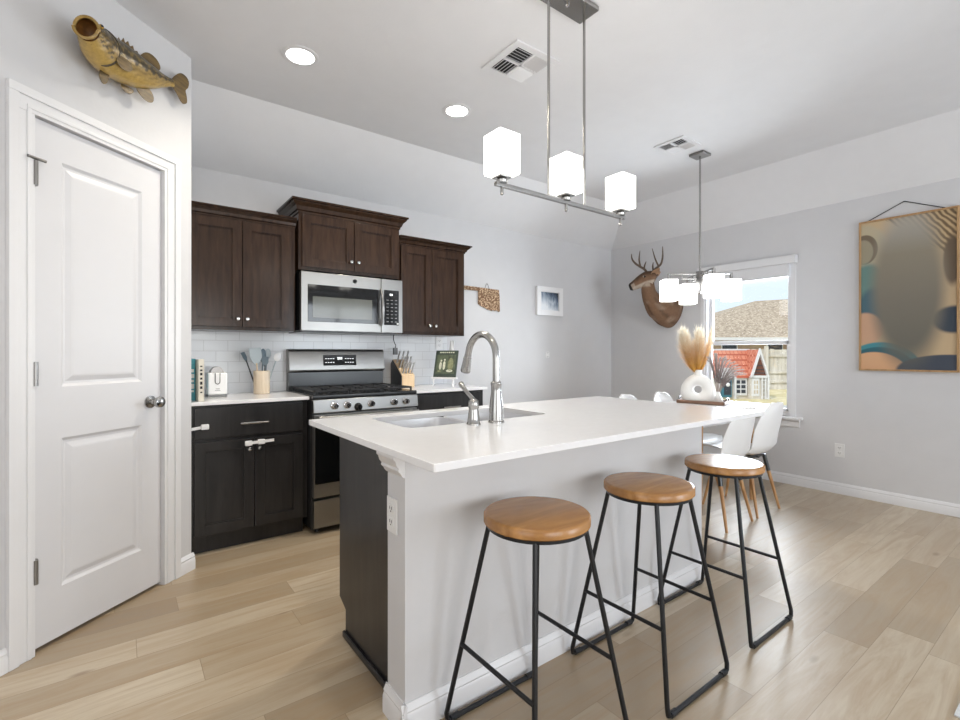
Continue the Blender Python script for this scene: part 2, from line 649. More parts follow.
def baseboard(g, s0, s1, y=0.0, h=0.09):
    g.prism([(y, 0), (y - 0.016, 0), (y - 0.016, h * 0.60), (y - 0.011, h * 0.72), (y - 0.013, h * 0.80), (y - 0.007, h * 0.93), (y - 0.004, h), (y, h)], 'x', s0, s1)


g = G()
baseboard(g, -3.4, -0.912)
baseboard(g, -0.122, -0.022)
pan(struct('baseboard_pantry', g, 'trim', label='white baseboard of the pantry wall'))
g = G()
g.prism([(RX, 0), (RX - 0.016, 0), (RX - 0.016, 0.055), (RX - 0.011, 0.066), (RX - 0.013, 0.073), (RX - 0.007, 0.085), (RX - 0.004, 0.092), (RX, 0.092)], 'y', RY, BY)
struct('baseboard_right', g, 'trim', label='white baseboard under the dining wall')
g = G()
g.prism([(BY, 0), (BY - 0.016, 0), (BY - 0.016, 0.055), (BY - 0.011, 0.066), (BY - 0.013, 0.073), (BY - 0.004, 0.092), (BY, 0.092)], 'x', 2.50, RX - 0.016)
struct('baseboard_back', g, 'trim')

# door
d = pan(bpy.data.objects.new('door_1', None))
C.objects.link(d)
d['kind'] = 'structure'
d['label'] = 'white two-panel pantry door with nickel knob'


def door_slab(s0, s1, z0, z1, y0, y1, panels):
    g = G()
    bm = g.bm
    xs = sorted({s0, s1} | {p[0] for p in panels} | {p[1] for p in panels})
    zs = sorted({z0, z1} | {p[2] for p in panels} | {p[3] for p in panels})
    for i in range(len(xs) - 1):
        for j in range(len(zs) - 1):
            a, b, c, e = xs[i], xs[i + 1], zs[j], zs[j + 1]
            if (a, b, c, e) in panels:
                prev = None
                for ins, dep in ((0, 0), (0.012, 0.009), (0.022, 0.010), (0.042, 0.003), (0.050, 0.002)):
                    cur = [bm.verts.new(p) for p in ((a + ins, y0 + dep, c + ins), (b - ins, y0 + dep, c + ins), (b - ins, y0 + dep, e - ins), (a + ins, y0 + dep, e - ins))]
                    if prev:
                        for k in range(4):
                            bm.faces.new((prev[k], prev[(k + 1) % 4], cur[(k + 1) % 4], cur[k]))
                    prev = cur
                bm.faces.new(prev)
            else:
                bm.faces.new([bm.verts.new(p) for p in ((a, y0, c), (b, y0, c), (b, y0, e), (a, y0, e))])
    g.box(s0, s1, y0 + 0.0102, y1, z0, z1)
    for q in (((s0, z0), (s1, z0)), ((s1, z0), (s1, z1)), ((s1, z1), (s0, z1)), ((s0, z1), (s0, z0))):
        (a, b), (c, e) = q
        bm.faces.new([bm.verts.new(p) for p in ((a, y0, b), (c, y0, e), (c, y0 + 0.0103, e), (a, y0 + 0.0103, b))])
    bmesh.ops.remove_doubles(bm, verts=bm.verts, dist=1e-5)
    return g


PAN = [(-0.705, -0.330, 1.06, 2.0), (-0.705, -0.330, 0.225, 0.845)]
link('door_slab', door_slab(DS0 + 0.003, DS1 - 0.003, 0.018, DZ - 0.004, 0.010, 0.048, PAN), 'door', d, smooth=False)
g = G().lathe([(0.031, 0), (0.031, -0.006), (0.014, -0.010), (0.012, -0.034), (0.022, -0.042), (0.028, -0.056), (0.026, -0.068), (0.015, -0.074)], (-0.285, 0.010, 0.955), 24, 'y')
link('door_knob', g, 'nickel', d)
for zz in (1.915, 1.118, 0.332):
    g = G().box(DS0 - 0.010, DS0 + 0.016, -0.002, 0.012, zz - 0.048, zz + 0.048, 0.001).cyl((DS0 + 0.002, -0.010, zz - 0.048), (DS0 + 0.002, -0.010, zz + 0.048), 0.0085, n=12)
    if zz > 1.9:
        g.cyl((DS0 + 0.002, -0.008, zz + 0.05), (DS0 + 0.002, -0.008, zz + 0.062), 0.009, n=12).cyl((DS0 - 0.03, -0.016, zz + 0.056), (DS0 + 0.035, -0.016, zz + 0.056), 0.006, n=10)
    link('hinge', g, 'darknickel', d)

# window
wd = bpy.data.objects.new('window_1', None)
C.objects.link(wd)
wd.location = (RX, (WY0 + WY1) / 2, WZ0)
wd['kind'] = 'structure'
wd['label'] = 'white single-hung dining room window'
hw = (WY1 - WY0) / 2
H = WZ1 - WZ0
g = G()
g.box(0.002, 0.11, -hw, -hw + 0.045, 0, H, 0.002).box(0.002, 0.11, hw - 0.045, hw, 0, H, 0.002).box(0.002, 0.11, -hw, hw, H - 0.045, H, 0.002).box(0.02, 0.11, -hw, hw, 0, 0.04, 0.002)
g.box(-0.008, 0.03, -hw - 0.018, -hw + 0.02, 0, H, 0.002).box(-0.008, 0.03, hw - 0.02, hw + 0.018, 0, H, 0.002)
link('window_frame', g, 'trim', wd)
g = G()
zm = 1.29 - WZ0
for z0, z1, x0, x1 in ((zm, H - 0.04, 0.07, 0.095), (0.03, zm + 0.03, 0.045, 0.07)):
    g.box(x0, x1, -hw + 0.04, -hw + 0.075, z0, z1, 0.002).box(x0, x1, hw - 0.075, hw - 0.04, z0, z1, 0.002)
    g.box(x0, x1, -hw + 0.04, hw - 0.04, z0, z0 + 0.035, 0.002).box(x0, x1, -hw + 0.04, hw - 0.04, z1 - 0.035, z1, 0.002)
link('window_sash', g, 'trim', wd)
g = G().box(0.080, 0.084, -hw + 0.06, hw - 0.06, zm + 0.02, H - 0.06).box(0.056, 0.060, -hw + 0.06, hw - 0.06, 0.05, zm + 0.01)
link('window_pane', g, 'glass', wd, smooth=False)
g = G().box(-0.055, 0.05, -hw - 0.075, hw + 0.075, -0.024, 0.0, 0.005)
g.prism([(0.0, -0.024), (-0.028, -0.024), (-0.026, -0.034), (-0.014, -0.044), (-0.014, -0.082), (-0.010, -0.094), (0.0, -0.094)], 'y', -hw - 0.05, hw + 0.05)
link('window_sill', g, 'trim', wd)

# other, unseen windows (behind the viewer), where the daylight and fill lamps stand
for i, (x0, x1, z0, z1) in enumerate(((2.75, 4.65, 0.2, 2.3), (-0.8, 1.6, 0.6, 2.2))):
    e = bpy.data.objects.new('window_%d' % (i + 2), None)
    C.objects.link(e)
    e.location = ((x0 + x1) / 2, RY, z0)
    e['kind'] = 'structure'
    hw2, hh = (x1 - x0) / 2, z1 - z0
    g = G()
    for q in ((-hw2, -hw2 + .06, 0, hh), (hw2 - .06, hw2, 0, hh), (-.03, .03, 0, hh), (-hw2, hw2, 0, .06), (-hw2, hw2, hh - .06, hh)):
        g.box(q[0], q[1], -0.07, -0.01, q[2], q[3])
    link('window_frame', g, 'trim', e, smooth=False)
e = bpy.data.objects.new('window_4', None)
C.objects.link(e)
e.location = (LX, -0.6, 0.65)
e['kind'] = 'structure'
g = G()
for q in ((-1.1, -1.04, 0, 1.5), (1.04, 1.1, 0, 1.5), (-.03, .03, 0, 1.5), (-1.1, 1.1, 0, .06), (-1.1, 1.1, 1.44, 1.5)):
    g.box(-0.07, -0.01, q[0], q[1], q[2], q[3])
link('window_frame', g, 'trim', e, smooth=False)

# tiled splashback
struct('wall_splashback', G().box(0.309, 2.47, BY - 0.008, BY, 0.914, 1.38), 'tile', smooth=False, label='white subway tile splashback')

# raised blind
t = thing('window_blind', 'white raised blind with valance at the top of the dining window', 'blind', (RX, 2.225, 2.02))
link('valance', G().box(-0.065, -0.010, -0.462, 0.462, 0.0, 0.072, 0.004), 'trim', t)
g = G()
for k in range(9):
    g.box(-0.05, -0.012, -0.40, 0.40, -0.0216 - 0.0095 * k, -0.012 - 0.0095 * k, 0.001)
g.box(-0.052, -0.012, -0.40, 0.40, -0.118, -0.097, 0.003).box(-0.045, -0.012, -0.40, 0.40, -0.012, 0.0)
link('slat_stack', g, 'trim', t)

# ================================================================== ISLAND
KX0, KX1, KY0, KY1 = 0.716, 2.50, 1.355, 1.48
struct('wall_island', G().box(KX0, KX1, KY0, KY1, 0, 0.8905, 0.003), 'wall', label='pale drywall knee wall of the island')
g = G()
pr = [(0, 0), (-0.016, 0), (-0.016, 0.056), (-0.011, 0.067), (-0.013, 0.074), (-0.007, 0.086), (-0.004, 0.094), (0, 0.094)]
g.prism([(KY0 + a, b) for a, b in pr], 'x', KX0 - 0.016, KX1 + 0.016)
g.prism([(KX0 + a, b) for a, b in pr], 'y', KY0 - 0.016, KY1 + 0.004)
g.prism([(KX1 - a, b) for a, b in pr], 'y', KY0 - 0.016, KY1)
struct('baseboard_island', g, 'trim', label='white baseboard around the island knee wall')
g = G()
g.prism([(KX0, 0.8905), (KX0 - 0.040, 0.8905), (KX0 - 0.040, 0.868), (KX0 - 0.034, 0.862), (KX0 - 0.030, 0.848), (KX0 - 0.022, 0.838), (KX0 - 0.024, 0.830), (KX0 - 0.016, 0.822), (KX0 - 0.010, 0.812), (KX0 - 0.004, 0.806), (KX0, 0.806)], 'y', KY0, KY1)
struct('trim_2', g, 'trim', label='white moulding under the worktop at the end of the knee wall')

t = thing('island_cabinet', 'dark island cabinet behind the white knee wall, under the sink', 'cabinet', (0.76, KY1 + 0.022, 0))
dep = 0.538
g = G()
g.prism([(0.002, 0.0), (dep - 0.07, 0.0), (dep - 0.07, 0.115), (dep, 0.145), (dep, 0.8905), (0.002, 0.8905)], 'x', 0, 0.018)
link('end_panel', g, 'espresso_base', t)
g = G().box(0.018, 1.72, 0.002, dep - 0.08, 0.0, 0.10).box(1.70, 1.72, 0.002, dep - 0.03, 0.0, 0.8905).box(0.018, 1.72, 0.002, dep - .03, .10, .12)
link('carcass', g, 'espresso_base', t)
g = G().prism([(-0.001, 0), (dep - 0.062, 0), (dep - 0.062, 0.026), (-0.001, 0.026)], 'x', -0.012, 0.0, b=0.003)
link('shoe_moulding', g, 'espresso_base', t)


def shaker(g, x0, x1, z0, z1, yf, th=0.02, rail=0.057, sgn=-1):
    """five-piece door: front face at yf, facing -y (sgn=-1) or +y (sgn=1)"""
    ya, yb = (yf, yf + th) if sgn < 0 else (yf - th, yf)
    yp = (yf + 0.013, yf + th) if sgn < 0 else (yf - th, yf - 0.013)
    g.box(x0, x0 + rail, ya, yb, z0, z1, 0.0018).box(x1 - rail, x1, ya, yb, z0, z1, 0.0018)
    g.box(x0 + rail - .001, x1 - rail + .001, ya, yb, z0, z0 + rail, 0.0018).box(x0 + rail - .001, x1 - rail + .001, ya, yb, z1 - rail, z1, 0.0018)
    g.box(x0 + rail - .002, x1 - rail + .002, yp[0], yp[1], z0 + rail - .002, z1 - rail + .002)
    # small bead round the panel
    b = 0.006
    yq = (yf + 0.007, yf + 0.015) if sgn < 0 else (yf - 0.015, yf - 0.007)
    g.box(x0 + rail, x0 + rail + b, yq[0], yq[1], z0 + rail, z1 - rail).box(x1 - rail - b, x1 - rail, yq[0], yq[1], z0 + rail, z1 - rail)
    g.box(x0 + rail, x1 - rail, yq[0], yq[1], z0 + rail, z0 + rail + b).box(x0 + rail, x1 - rail, yq[0], yq[1], z1 - rail - b, z1 - rail)
    return g


def knob(x, y, z, parent, sgn=-1):
    g = G().lathe([(0.008, 0), (0.006, sgn * 0.006), (0.0055, sgn * 0.012), (0.013, sgn * 0.018), (0.0135, sgn * 0.024), (0.009, sgn * 0.029), (0.002, sgn * 0.030)], (x, y, z), 16, 'y')
    return link('knob', g, 'nickel', parent)


for k in range(4):
    dd = link('door', shaker(G(), 0.03 + 0.42 * k, 0.44 + 0.42 * k, 0.13, 0.68, dep, sgn=1), 'espresso_base', t)
    knob(0.40 + 0.42 * k if k % 2 == 0 else 0.07 + 0.42 * k, dep, 0.62, dd, 1)
for k in range(2):
    link('drawer_front', G().box(0.03 + 0.84 * k, 0.86 + 0.84 * k, dep - 0.02, dep, 0.69, 0.880, 0.002), 'espresso_base', t)

# worktop with sink cut-out
CX0, CX1, CY0, CY1 = 0.645, 2.55, 1.063, 2.10
SX0, SX1, SY0, SY1 = 0.875, 1.62, 1.622, 1.995


def rrect(x0, x1, y0, y1, r, n=5):
    out = []
    for cx, cy, a0 in ((x1 - r, y1 - r, 0), (x0 + r, y1 - r, 90), (x0 + r, y0 + r, 180), (x1 - r, y0 + r, 270)):
        for k in range(n + 1):
            a = math.radians(a0 + 90 * k / n)
            out.append((cx + r * math.cos(a), cy + r * math.sin(a)))
    return out


def slab_with_hole(outer, inner, z0, z1):
    g = G()
    bm = g.bm
    loops = {}
    for z in (z0, z1):
        edges = []
        for key, poly in (('o', outer), ('i', inner)):
            vs = [bm.verts.new((x, y, z)) for x, y in poly]
            loops[(key, z)] = vs
            for i in range(len(vs)):
                edges.append(bm.edges.new((vs[i], vs[(i + 1) % len(vs)])))
        bmesh.ops.triangle_fill(bm, use_beauty=True, use_dissolve=False, edges=edges)
    for key in 'oi':
        A, B = loops[(key, z0)], loops[(key, z1)]
        n = len(A)
        for i in range(n):
            bm.faces.new((A[i], A[(i + 1) % n], B[(i + 1) % n], B[i]))
    return g


g = slab_with_hole(rrect(CX0, CX1, CY0, CY1, 0.006, 2), rrect(SX0, SX1, SY0, SY1, 0.05), 0.8915, 0.914)
o = link('island_worktop', g, 'quartz', smooth=False)
bv = o.modifiers.new('edge', 'BEVEL')
bv.width = 0.003
bv.segments = 2
bv.limit_method = 'ANGLE'
bv.angle_limit = math.radians(60)
tag(o, 'white quartz worktop of the island, cut out for the sink', 'worktop')

# double bowl sink (undermount)
t = thing('kitchen_sink', 'stainless double bowl sink set into the island worktop', 'sink', ((SX0 + SX1) / 2, (SY0 + SY1) / 2, 0.70))


def bowl(x0, x1, y0, y1, z0, z1):
    g = G()
    rings = []
    for ins, z in ((-0.010, z1), (0.0, z1), (0.004, z1 - 0.06), (0.010, z0 + 0.03), (0.022, z0 + 0.008), (0.045, z0)):
        rings.append([(x, y, z) for x, y in rrect(x0 + ins, x1 - ins, y0 + ins, y1 - ins, 0.05)])
    g.rings(rings, cap0=False)
    back = []
    for ins, z in ((-0.010, z1 - 0.001), (-0.006, z1 - 0.003), (-0.003, z0 - 0.003)):
        back.append([(x, y, z) for x, y in rrect(x0 + ins, x1 - ins, y0 + ins, y1 - ins, 0.05)])
    g.rings(back, cap0=False)
    return g


cxm, cym = (SX0 + SX1) / 2, (SY0 + SY1) / 2
hx, hy = (SX1 - SX0) / 2, (SY1 - SY0) / 2
for x0, x1 in ((-hx - 0.004, -0.013), (0.013, hx + 0.004)):
    b_ = link('bowl', bowl(x0, x1, -hy - 0.004, hy + 0.004, 0.0, 0.1910), 'sinksteel', t)
    g = G().lathe([(0.042, 0.002), (0.040, 0.005), (0.030, 0.004), (0.004, 0.003)], ((x0 + x1) / 2, 0.02, 0.0), 20)
    link('drain', g, 'darknickel', b_)
link('divider', G().box(-0.013, 0.013, -hy, hy, 0.06, 0.180, 0.004), 'sinksteel', t)

# faucet
FX, FY = 1.243, 1.553
t = thing('kitchen_faucet', 'brushed nickel gooseneck faucet standing by the island sink', 'faucet', (FX, FY, 0.914))
g = G().lathe([(0.034, 0), (0.034, 0.006), (0.030, 0.010), (0.0300, 0.030), (0.0295, 0.055), (0.0260, 0.090), (0.0215, 0.125), (0.0212, 0.150), (0.0235, 0.158), (0.0235, 0.164), (0.018, 0.170)], n=28)
link('faucet_body', g, 'nickel', t)
arc = [(0, 0, 0.165), (0, 0, 0.22), (0, 0, 0.26)]
for k in range(1, 15):
    a = PI - PI * k / 16.0 * 1.0
    arc.append((0, 0.100 + 0.100 * math.cos(a), 0.268 + 0.100 * math.sin(a)))
arc = [Vector(p) for p in arc]
end = arc[-1]
arc.append(end + Vector((0, 0.010, -0.030)))
g = G().tube(arc, 0.0150, 16)
link('gooseneck', g, 'nickel', t)
e0 = arc[-1]
dv = Vector((0, 0.26, -0.96)).normalized()
pts = [e0 - dv * 0.004 + dv * q for q in (0, 0.012, 0.014, 0.045, 0.075, 0.082)]
g = G().tube(pts, [0.0165, 0.0165, 0.0185, 0.0205, 0.0235, 0.020], 20)
link('spray_head', g, 'nickel', t)
g = G().tube([pts[-1] - dv * 0.002, pts[-1] + dv * 0.002], [0.017, 0.016], 20)
link('nozzle', g, 'darkgrey', t)
t = thing('faucet_handle_post', 'short nickel lever handle post beside the gooseneck faucet', 'faucet lever', (1.132, 1.560, 0.914))
g = G().lathe([(0.029, 0), (0.029, 0.005), (0.025, 0.010), (0.0235, 0.028), (0.0195, 0.060), (0.0195, 0.066), (0.0215, 0.070), (0.0215, 0.092), (0.018, 0.098), (0.008, 0.104)], n=24)
link('post', g, 'nickel', t)
g = G().tube([(0, 0, 0.098), (0, 0.020, 0.112), (0, 0.048, 0.128), (0, 0.072, 0.145), (0, 0.088, 0.158), (0, 0.094, 0.163)], [0.010, 0.0085, 0.008, 0.0095, 0.0125, 0.008], 14)
link('lever', g, 'nickel', t)

# outlet plates
def outlet(name, label, loc, rz, w_=0.07, h_=0.115):
    t = thing(name, label, 'outlet', loc, rz)
    link('cover_plate', G().box(-w_ / 2, w_ / 2, -0.006, 0.0, -h_ / 2, h_ / 2, 0.0025), 'offwhite', t)
    for s in (-1, 1):
        rc = link('receptacle', G().box(-0.017, 0.017, -0.0085, -0.005, s * 0.022 - 0.014, s * 0.022 + 0.014, 0.003), 'offwhite', t)
        g = G().box(-0.008, -0.0055, -0.0092, -0.008, s * 0.022 - 0.002, s * 0.022 + 0.008).box(0.0055, 0.008, -0.0092, -0.008, s * 0.022 - 0.002, s * 0.022 + 0.008).cyl((0, -0.0092, s * 0.022 - 0.008), (0, -0.008, s * 0.022 - 0.008), 0.0025, n=8)
        link('slots', g, 'slot', rc)
    return t


outlet('wall_outlet', 'white outlet on the end of the island knee wall', (KX0, 1.438, 0.668), math.radians(-90))
outlet('wall_outlet', 'white outlet low on the dining wall under the large portrait', (RX, 1.45, 0.37), math.radians(-90))
outlet('wall_outlet', 'white outlet on the splashback, behind the picture easel', (2.38, BY - 0.008, 1.295), 0)
outlet('wall_outlet', 'small white outlet alone on the bare stretch of kitchen wall', (3.80, BY, 1.185), 0, 0.06, 0.06)

# ================================================================== WALL CABINETS
def crown(g, x0, x1, yf, yb, z, h, proj, left=True, right=True):
    """stepped and coved crown moulding around a cabinet top, mitred at the corners"""
    prof = [(0.0, 0.0), (0.006, 0.0), (0.006, h * 0.16), (0.014, h * 0.22), (proj * 0.42, h * 0.50), (proj * 0.72, h * 0.68), (proj * 0.80, h * 0.74), (proj * 0.80, h * 0.82), (proj, h * 0.86), (proj, h), (0.0, h)]
    rings = []
    for p, dz in prof:
        pl = p if left else 0.0
        prr = p if right else 0.0
        rings.append([(x0 - pl, yb, z + dz), (x0 - pl, yf - p, z + dz), (x1 + prr, yf - p, z + dz), (x1 + prr, yb, z + dz)])
    n0 = None
    bm = g.bm
    R = [[bm.verts.new(p) for p in r] for r in rings]
    for k in range(len(R) - 1):
        for i in range(3):
            bm.faces.new((R[k][i], R[k][i + 1], R[k + 1][i + 1], R[k + 1][i]))
    bm.faces.new(R[-1][::-1])
    bm.faces.new(R[-2])
    return g


def wall_cabinet(label, x0, x1, yf, z0, z1, gap, ch, cproj, left, right, knob_z, side_r=0.0):
    t = thing('wall_cabinet', label, 'cabinet', (x0, BY, z0))
    W_, D_, H_ = x1 - x0, BY - yf, z1 - z0
    body = G().box(0.0005, W_ - 0.0005, -D_ + 0.020, -0.001, 0, H_ + 0.01, 0.001)
    link('carcass', body, 'espresso', t)
    gp = gap - x0
    for k, (a, b) in enumerate(((0.022, gp - 0.002), (gp + 0.002, W_ - 0.022 - side_r))):
        dd = link('door', shaker(G(), a, b, 0.022, H_ - 0.012, -D_), 'espresso', t)
        knob(gp - 0.028 if k == 0 else gp + 0.028, -D_, knob_z - z0, dd)
    link('crown_moulding', crown(G(), 0, W_, -D_ + 0.018, -0.002, H_ - 0.004, ch, cproj, left, right), 'espresso', t, smooth=False)
    return t


wall_cabinet('dark double-door wall cabinet beside the pantry wall, above the books and utensil crock', 0.311, 0.985, 3.49, 1.353, 2.088, 0.640, 0.066, 0.045, False, False, 1.428, 0.02)
wall_cabinet('short dark wall cabinet above the microwave, raised higher than its neighbours', 0.995, 1.782, 3.45, 1.792, 2.195, 1.398, 0.092, 0.056, True, True, 1.880)
wall_cabinet('dark double-door wall cabinet between the microwave and the state-shaped sign', 1.788, 2.443, 3.49, 1.353, 2.088, 2.100, 0.066, 0.052, False, True, 1.430)

# ================================================================== BASE CABINETS AND WORKTOPS
def base_cabinet(label, x0, x1, gap, full=True):
    yf = 3.262
    t = thing('base_cabinet', label, 'cabinet', (x0, BY, 0))
    W_, D_ = x1 - x0, BY - yf
    g = G().box(0.0005, W_ - 0.0005, -D_ + 0.020, -0.001, 0.10, 0.8905, 0.001).box(0.0005, W_ - 0.02, -D_ + 0.055, -0.001, 0.0, 0.10)
    link('carcass', g, 'espresso_base', t)
    dr = link('drawer_front', G().box(0.030, W_ - 0.035, -D_, -D_ + 0.02, 0.690, 0.876, 0.003), 'espresso_base', t)
    gp = gap - x0
    g = G().tube([(gp - 0.085, -D_ - 0.026, 0.768), (gp + 0.078, -D_ - 0.026, 0.768)], 0.0072, 12)
    g.cyl((gp - 0.06, -D_, 0.768), (gp - 0.06, -D_ - 0.026, 0.768), 0.004, n=8).cyl((gp + 0.055, -D_, 0.768), (gp + 0.055, -D_ - 0.026, 0.768), 0.004, n=8)
    link('bar_handle', g, 'nickel', dr)
    for k, (a, b) in enumerate(((0.030, gp - 0.002), (gp + 0.002, W_ - 0.035))):
        dd = link('door', shaker(G(), a, b, 0.115, 0.668, -D_), 'espresso_base', t)
        knob(gp - 0.029 if k == 0 else gp + 0.029, -D_, 0.605, dd)
    return t


base_cabinet('black base cabinet between the pantry wall and the range, white child locks on it', 0.311, 1.000, 0.668)
base_cabinet('black base cabinet under the picture easel, mostly hidden by the island', 1.795, 2.480, 2.14)


def worktop(label, x0, x1):
    o = link('worktop', G().box(x0, x1, 3.235, BY - 0.0085, 0.8915, 0.914, 0.003), 'quartz')
    return tag(o, label, 'worktop')


worktop('white quartz worktop between the pantry wall and the range', 0.310, 1.000)
worktop('white quartz worktop beyond the range, under the knife block and easel', 1.790, 2.495)

# child safety locks
def child_lock(label, pts, pads, y):
    t = thing('child_lock', label, 'child lock', (pts[0][0], y, pts[0][1]), 0, 'white child safety straps')
    ox, oz = pts[0]
    g = G()
    (xa, za), (xb, zb) = pts
    g.prism([(xa - ox, za - oz - 0.009), (xb - ox, zb - oz - 0.009), (xb - ox, zb - oz + 0.009), (xa - ox, za - oz + 0.009)], 'y', -0.012, -0.006, b=0.001)
    link('strap', g, 'whiteplastic', t)
    for px, pz in pads:
        link('pad', G().box(px - ox - 0.021, px - ox + 0.021, -0.018, 0.0, pz - oz - 0.016, pz - oz + 0.016, 0.005), 'whiteplastic', t)
    return t


child_lock('white child lock strap joining the two black cabinet doors', [(0.632, 0.640), (0.782, 0.646)], [(0.632, 0.640), (0.706, 0.643)], 3.262)
child_lock('white child lock strap on the black drawer, next to the pantry wall', [(0.318, 0.754), (0.395, 0.763)], [(0.395, 0.763)], 3.262)

# ================================================================== RANGE
RX0, RX1, RYF = 1.006, 1.784, 3.165
t = thing('gas_range', 'stainless gas range between the two black base cabinets', 'range', ((RX0 + RX1) / 2, BY, 0))
hwr = (RX1 - RX0) / 2
df = RYF - BY
g = G().box(-hwr, hwr, df + 0.045, -0.012, 0.03, 0.895, 0.003)
for sx in (-1, 1):
    for yy in (df + 0.09, -0.08):
        g.cyl((sx * (hwr - 0.05), yy, 0), (sx * (hwr - 0.05), yy, 0.04), 0.015, n=10)
link('range_body', g, 'darkgrey', t)
link('cooktop', G().box(-hwr, hwr, df + 0.02, -0.075, 0.890, 0.922, 0.006), 'black', t)
# slanted control panel
g = G().prism([(df, 0.805), (df + 0.05, 0.800), (df + 0.06, 0.892), (df + 0.012, 0.892)], 'x', -hwr, hwr, b=0.003)
link('control_panel', g, 'steel', t)
for k, kx in enumerate((1.146, 1.234, 1.312, 1.408, 1.584, 1.680)):
    zz = 0.848 if k != 2 else 0.830
    r_ = 0.022 if k != 2 else 0.024
    g = G().lathe([(r_ * 1.15, 0.004), (r_ * 1.15, -0.004), (r_ * 0.92, -0.007), (r_ * 0.82, -0.030), (r_ * 0.7, -0.034), (0.002, -0.034)], (kx - (RX0 + RX1) / 2, df + 0.004, zz), 20, 'y')
    g.box(kx - (RX0 + RX1) / 2 - 0.004, kx - (RX0 + RX1) / 2 + 0.004, df - 0.040, df - 0.026, zz - r_ * 0.85, zz + r_ * 0.85, 0.002)
    link('knob', g, 'chrome' if k != 2 else 'black', t)
dr = link('oven_door', G().box(-hwr + 0.004, hwr - 0.004, df + 0.012, df + 0.05, 0.245, 0.793, 0.004), 'steel', t)
link('oven_window', G().box(-hwr + 0.012, hwr - 0.012, df + 0.008, df + 0.013, 0.335, 0.742, 0.002), 'glassblack', dr)
g = G().tube([(-hwr + 0.02, df - 0.040, 0.775), (hwr - 0.02, df - 0.040, 0.775)], 0.012, 14)
for sx in (-1, 1):
    g.box(sx * (hwr - 0.06) - 0.012, sx * (hwr - 0.06) + 0.012, df - 0.04, df + 0.014, 0.766, 0.784, 0.003)
link('oven_handle', g, 'steel', dr)
link('storage_drawer', G().box(-hwr + 0.004, hwr - 0.004, df + 0.010, df + 0.05, 0.045, 0.228, 0.005), 'steel', t)
# continuous grates, three sections
for k in range(3):
    x0 = -hwr + 0.02 + k * (2 * hwr - 0.04) / 3
    x1 = x0 + (2 * hwr - 0.04) / 3 - 0.004
    y0, y1 = df + 0.055, -0.105
    z = 0.945
    g = G()
    b = 0.006
    g.box(x0, x1, y0, y0 + 2 * b, z - b, z + b, 0.002).box(x0, x1, y1 - 2 * b, y1, z - b, z + b, 0.002).box(x0, x0 + 2 * b, y0, y1, z - b, z + b, 0.002).box(x1 - 2 * b, x1, y0, y1, z - b, z + b, 0.002)
    xm, ym = (x0 + x1) / 2, (y0 + y1) / 2
    g.box(x0, x1, ym - b, ym + b, z - b, z + b, 0.002)
    for yy in (y0 + (y1 - y0) * 0.27, y0 + (y1 - y0) * 0.73):
        g.box(x0, xm - 0.03, yy - b, yy + b, z - b, z + b, 0.002).box(xm + 0.03, x1, yy - b, yy + b, z - b, z + b, 0.002)
        g.box(xm - b, xm + b, yy + 0.03, yy + 0.09, z - b, z + b, 0.002).box(xm - b, xm + b, yy - 0.09, yy - 0.03, z - b, z + b, 0.002)
    for px in (x0 + b, x1 - b):
        for py in (y0 + b, y1 - b):
            g.box(px - b, px + b, py - b, py + b, 0.921, z, 0.001)
    gr = link('grate', g, 'iron', t)
    for yy in (y0 + (y1 - y0) * 0.27, y0 + (y1 - y0) * 0.73):
        g = G().lathe([(0.050, 0.921), (0.048, 0.928), (0.034, 0.930), (0.034, 0.938), (0.004, 0.939)], (xm, yy, 0), 18)
        link('burner', g, 'black', t)
# backguard
g = G().box(-hwr + 0.002, hwr - 0.002, -0.075, -0.012, 0.90, 1.06, 0.003)
link('backguard_base', g, 'darkgrey', t)
g = G().prism([(-0.012, 1.050), (-0.070, 1.050), (-0.098, 1.062), (-0.100, 1.075), (-0.082, 1.215), (-0.070, 1.232), (-0.012, 1.232)], 'x', -hwr, hwr, b=0.003)
bg = link('backguard', g, 'steel', t)
mt = Matrix.Translation((0.005, -0.0915, 1.145)) @ Matrix.Rotation(math.radians(-7.3), 4, 'X')
disp = link('display_panel', G().box(-0.135, 0.135, -0.004, 0.004, -0.042, 0.042, 0.002, mtx=mt), 'glassblack', bg)
g = G()
for k, (x0, x1, z0, z1) in enumerate(((-0.022, -0.012, .006, .024), (-0.008, 0.002, .006, .024), (0.006, 0.016, .006, .024))):
    for q in ((x0, x1, z1 - .003, z1), (x0, x1, z0, z0 + .003), (x0, x0 + .003, z0, z1), (x1 - .003, x1, z0, z1)):
        g.box(q[0], q[1], -0.0055, -0.0035, q[2], q[3], mtx=mt)
for x in (-0.115, -0.095, -0.075, -0.055, 0.045, 0.065, 0.085, 0.105):
    for z in (0.012, -0.018):
        g.box(x - .006, x + .006, -0.0055, -0.0035, z - .002, z + .002, mtx=mt)
link('display_print', g, 'digits', disp, smooth=False)

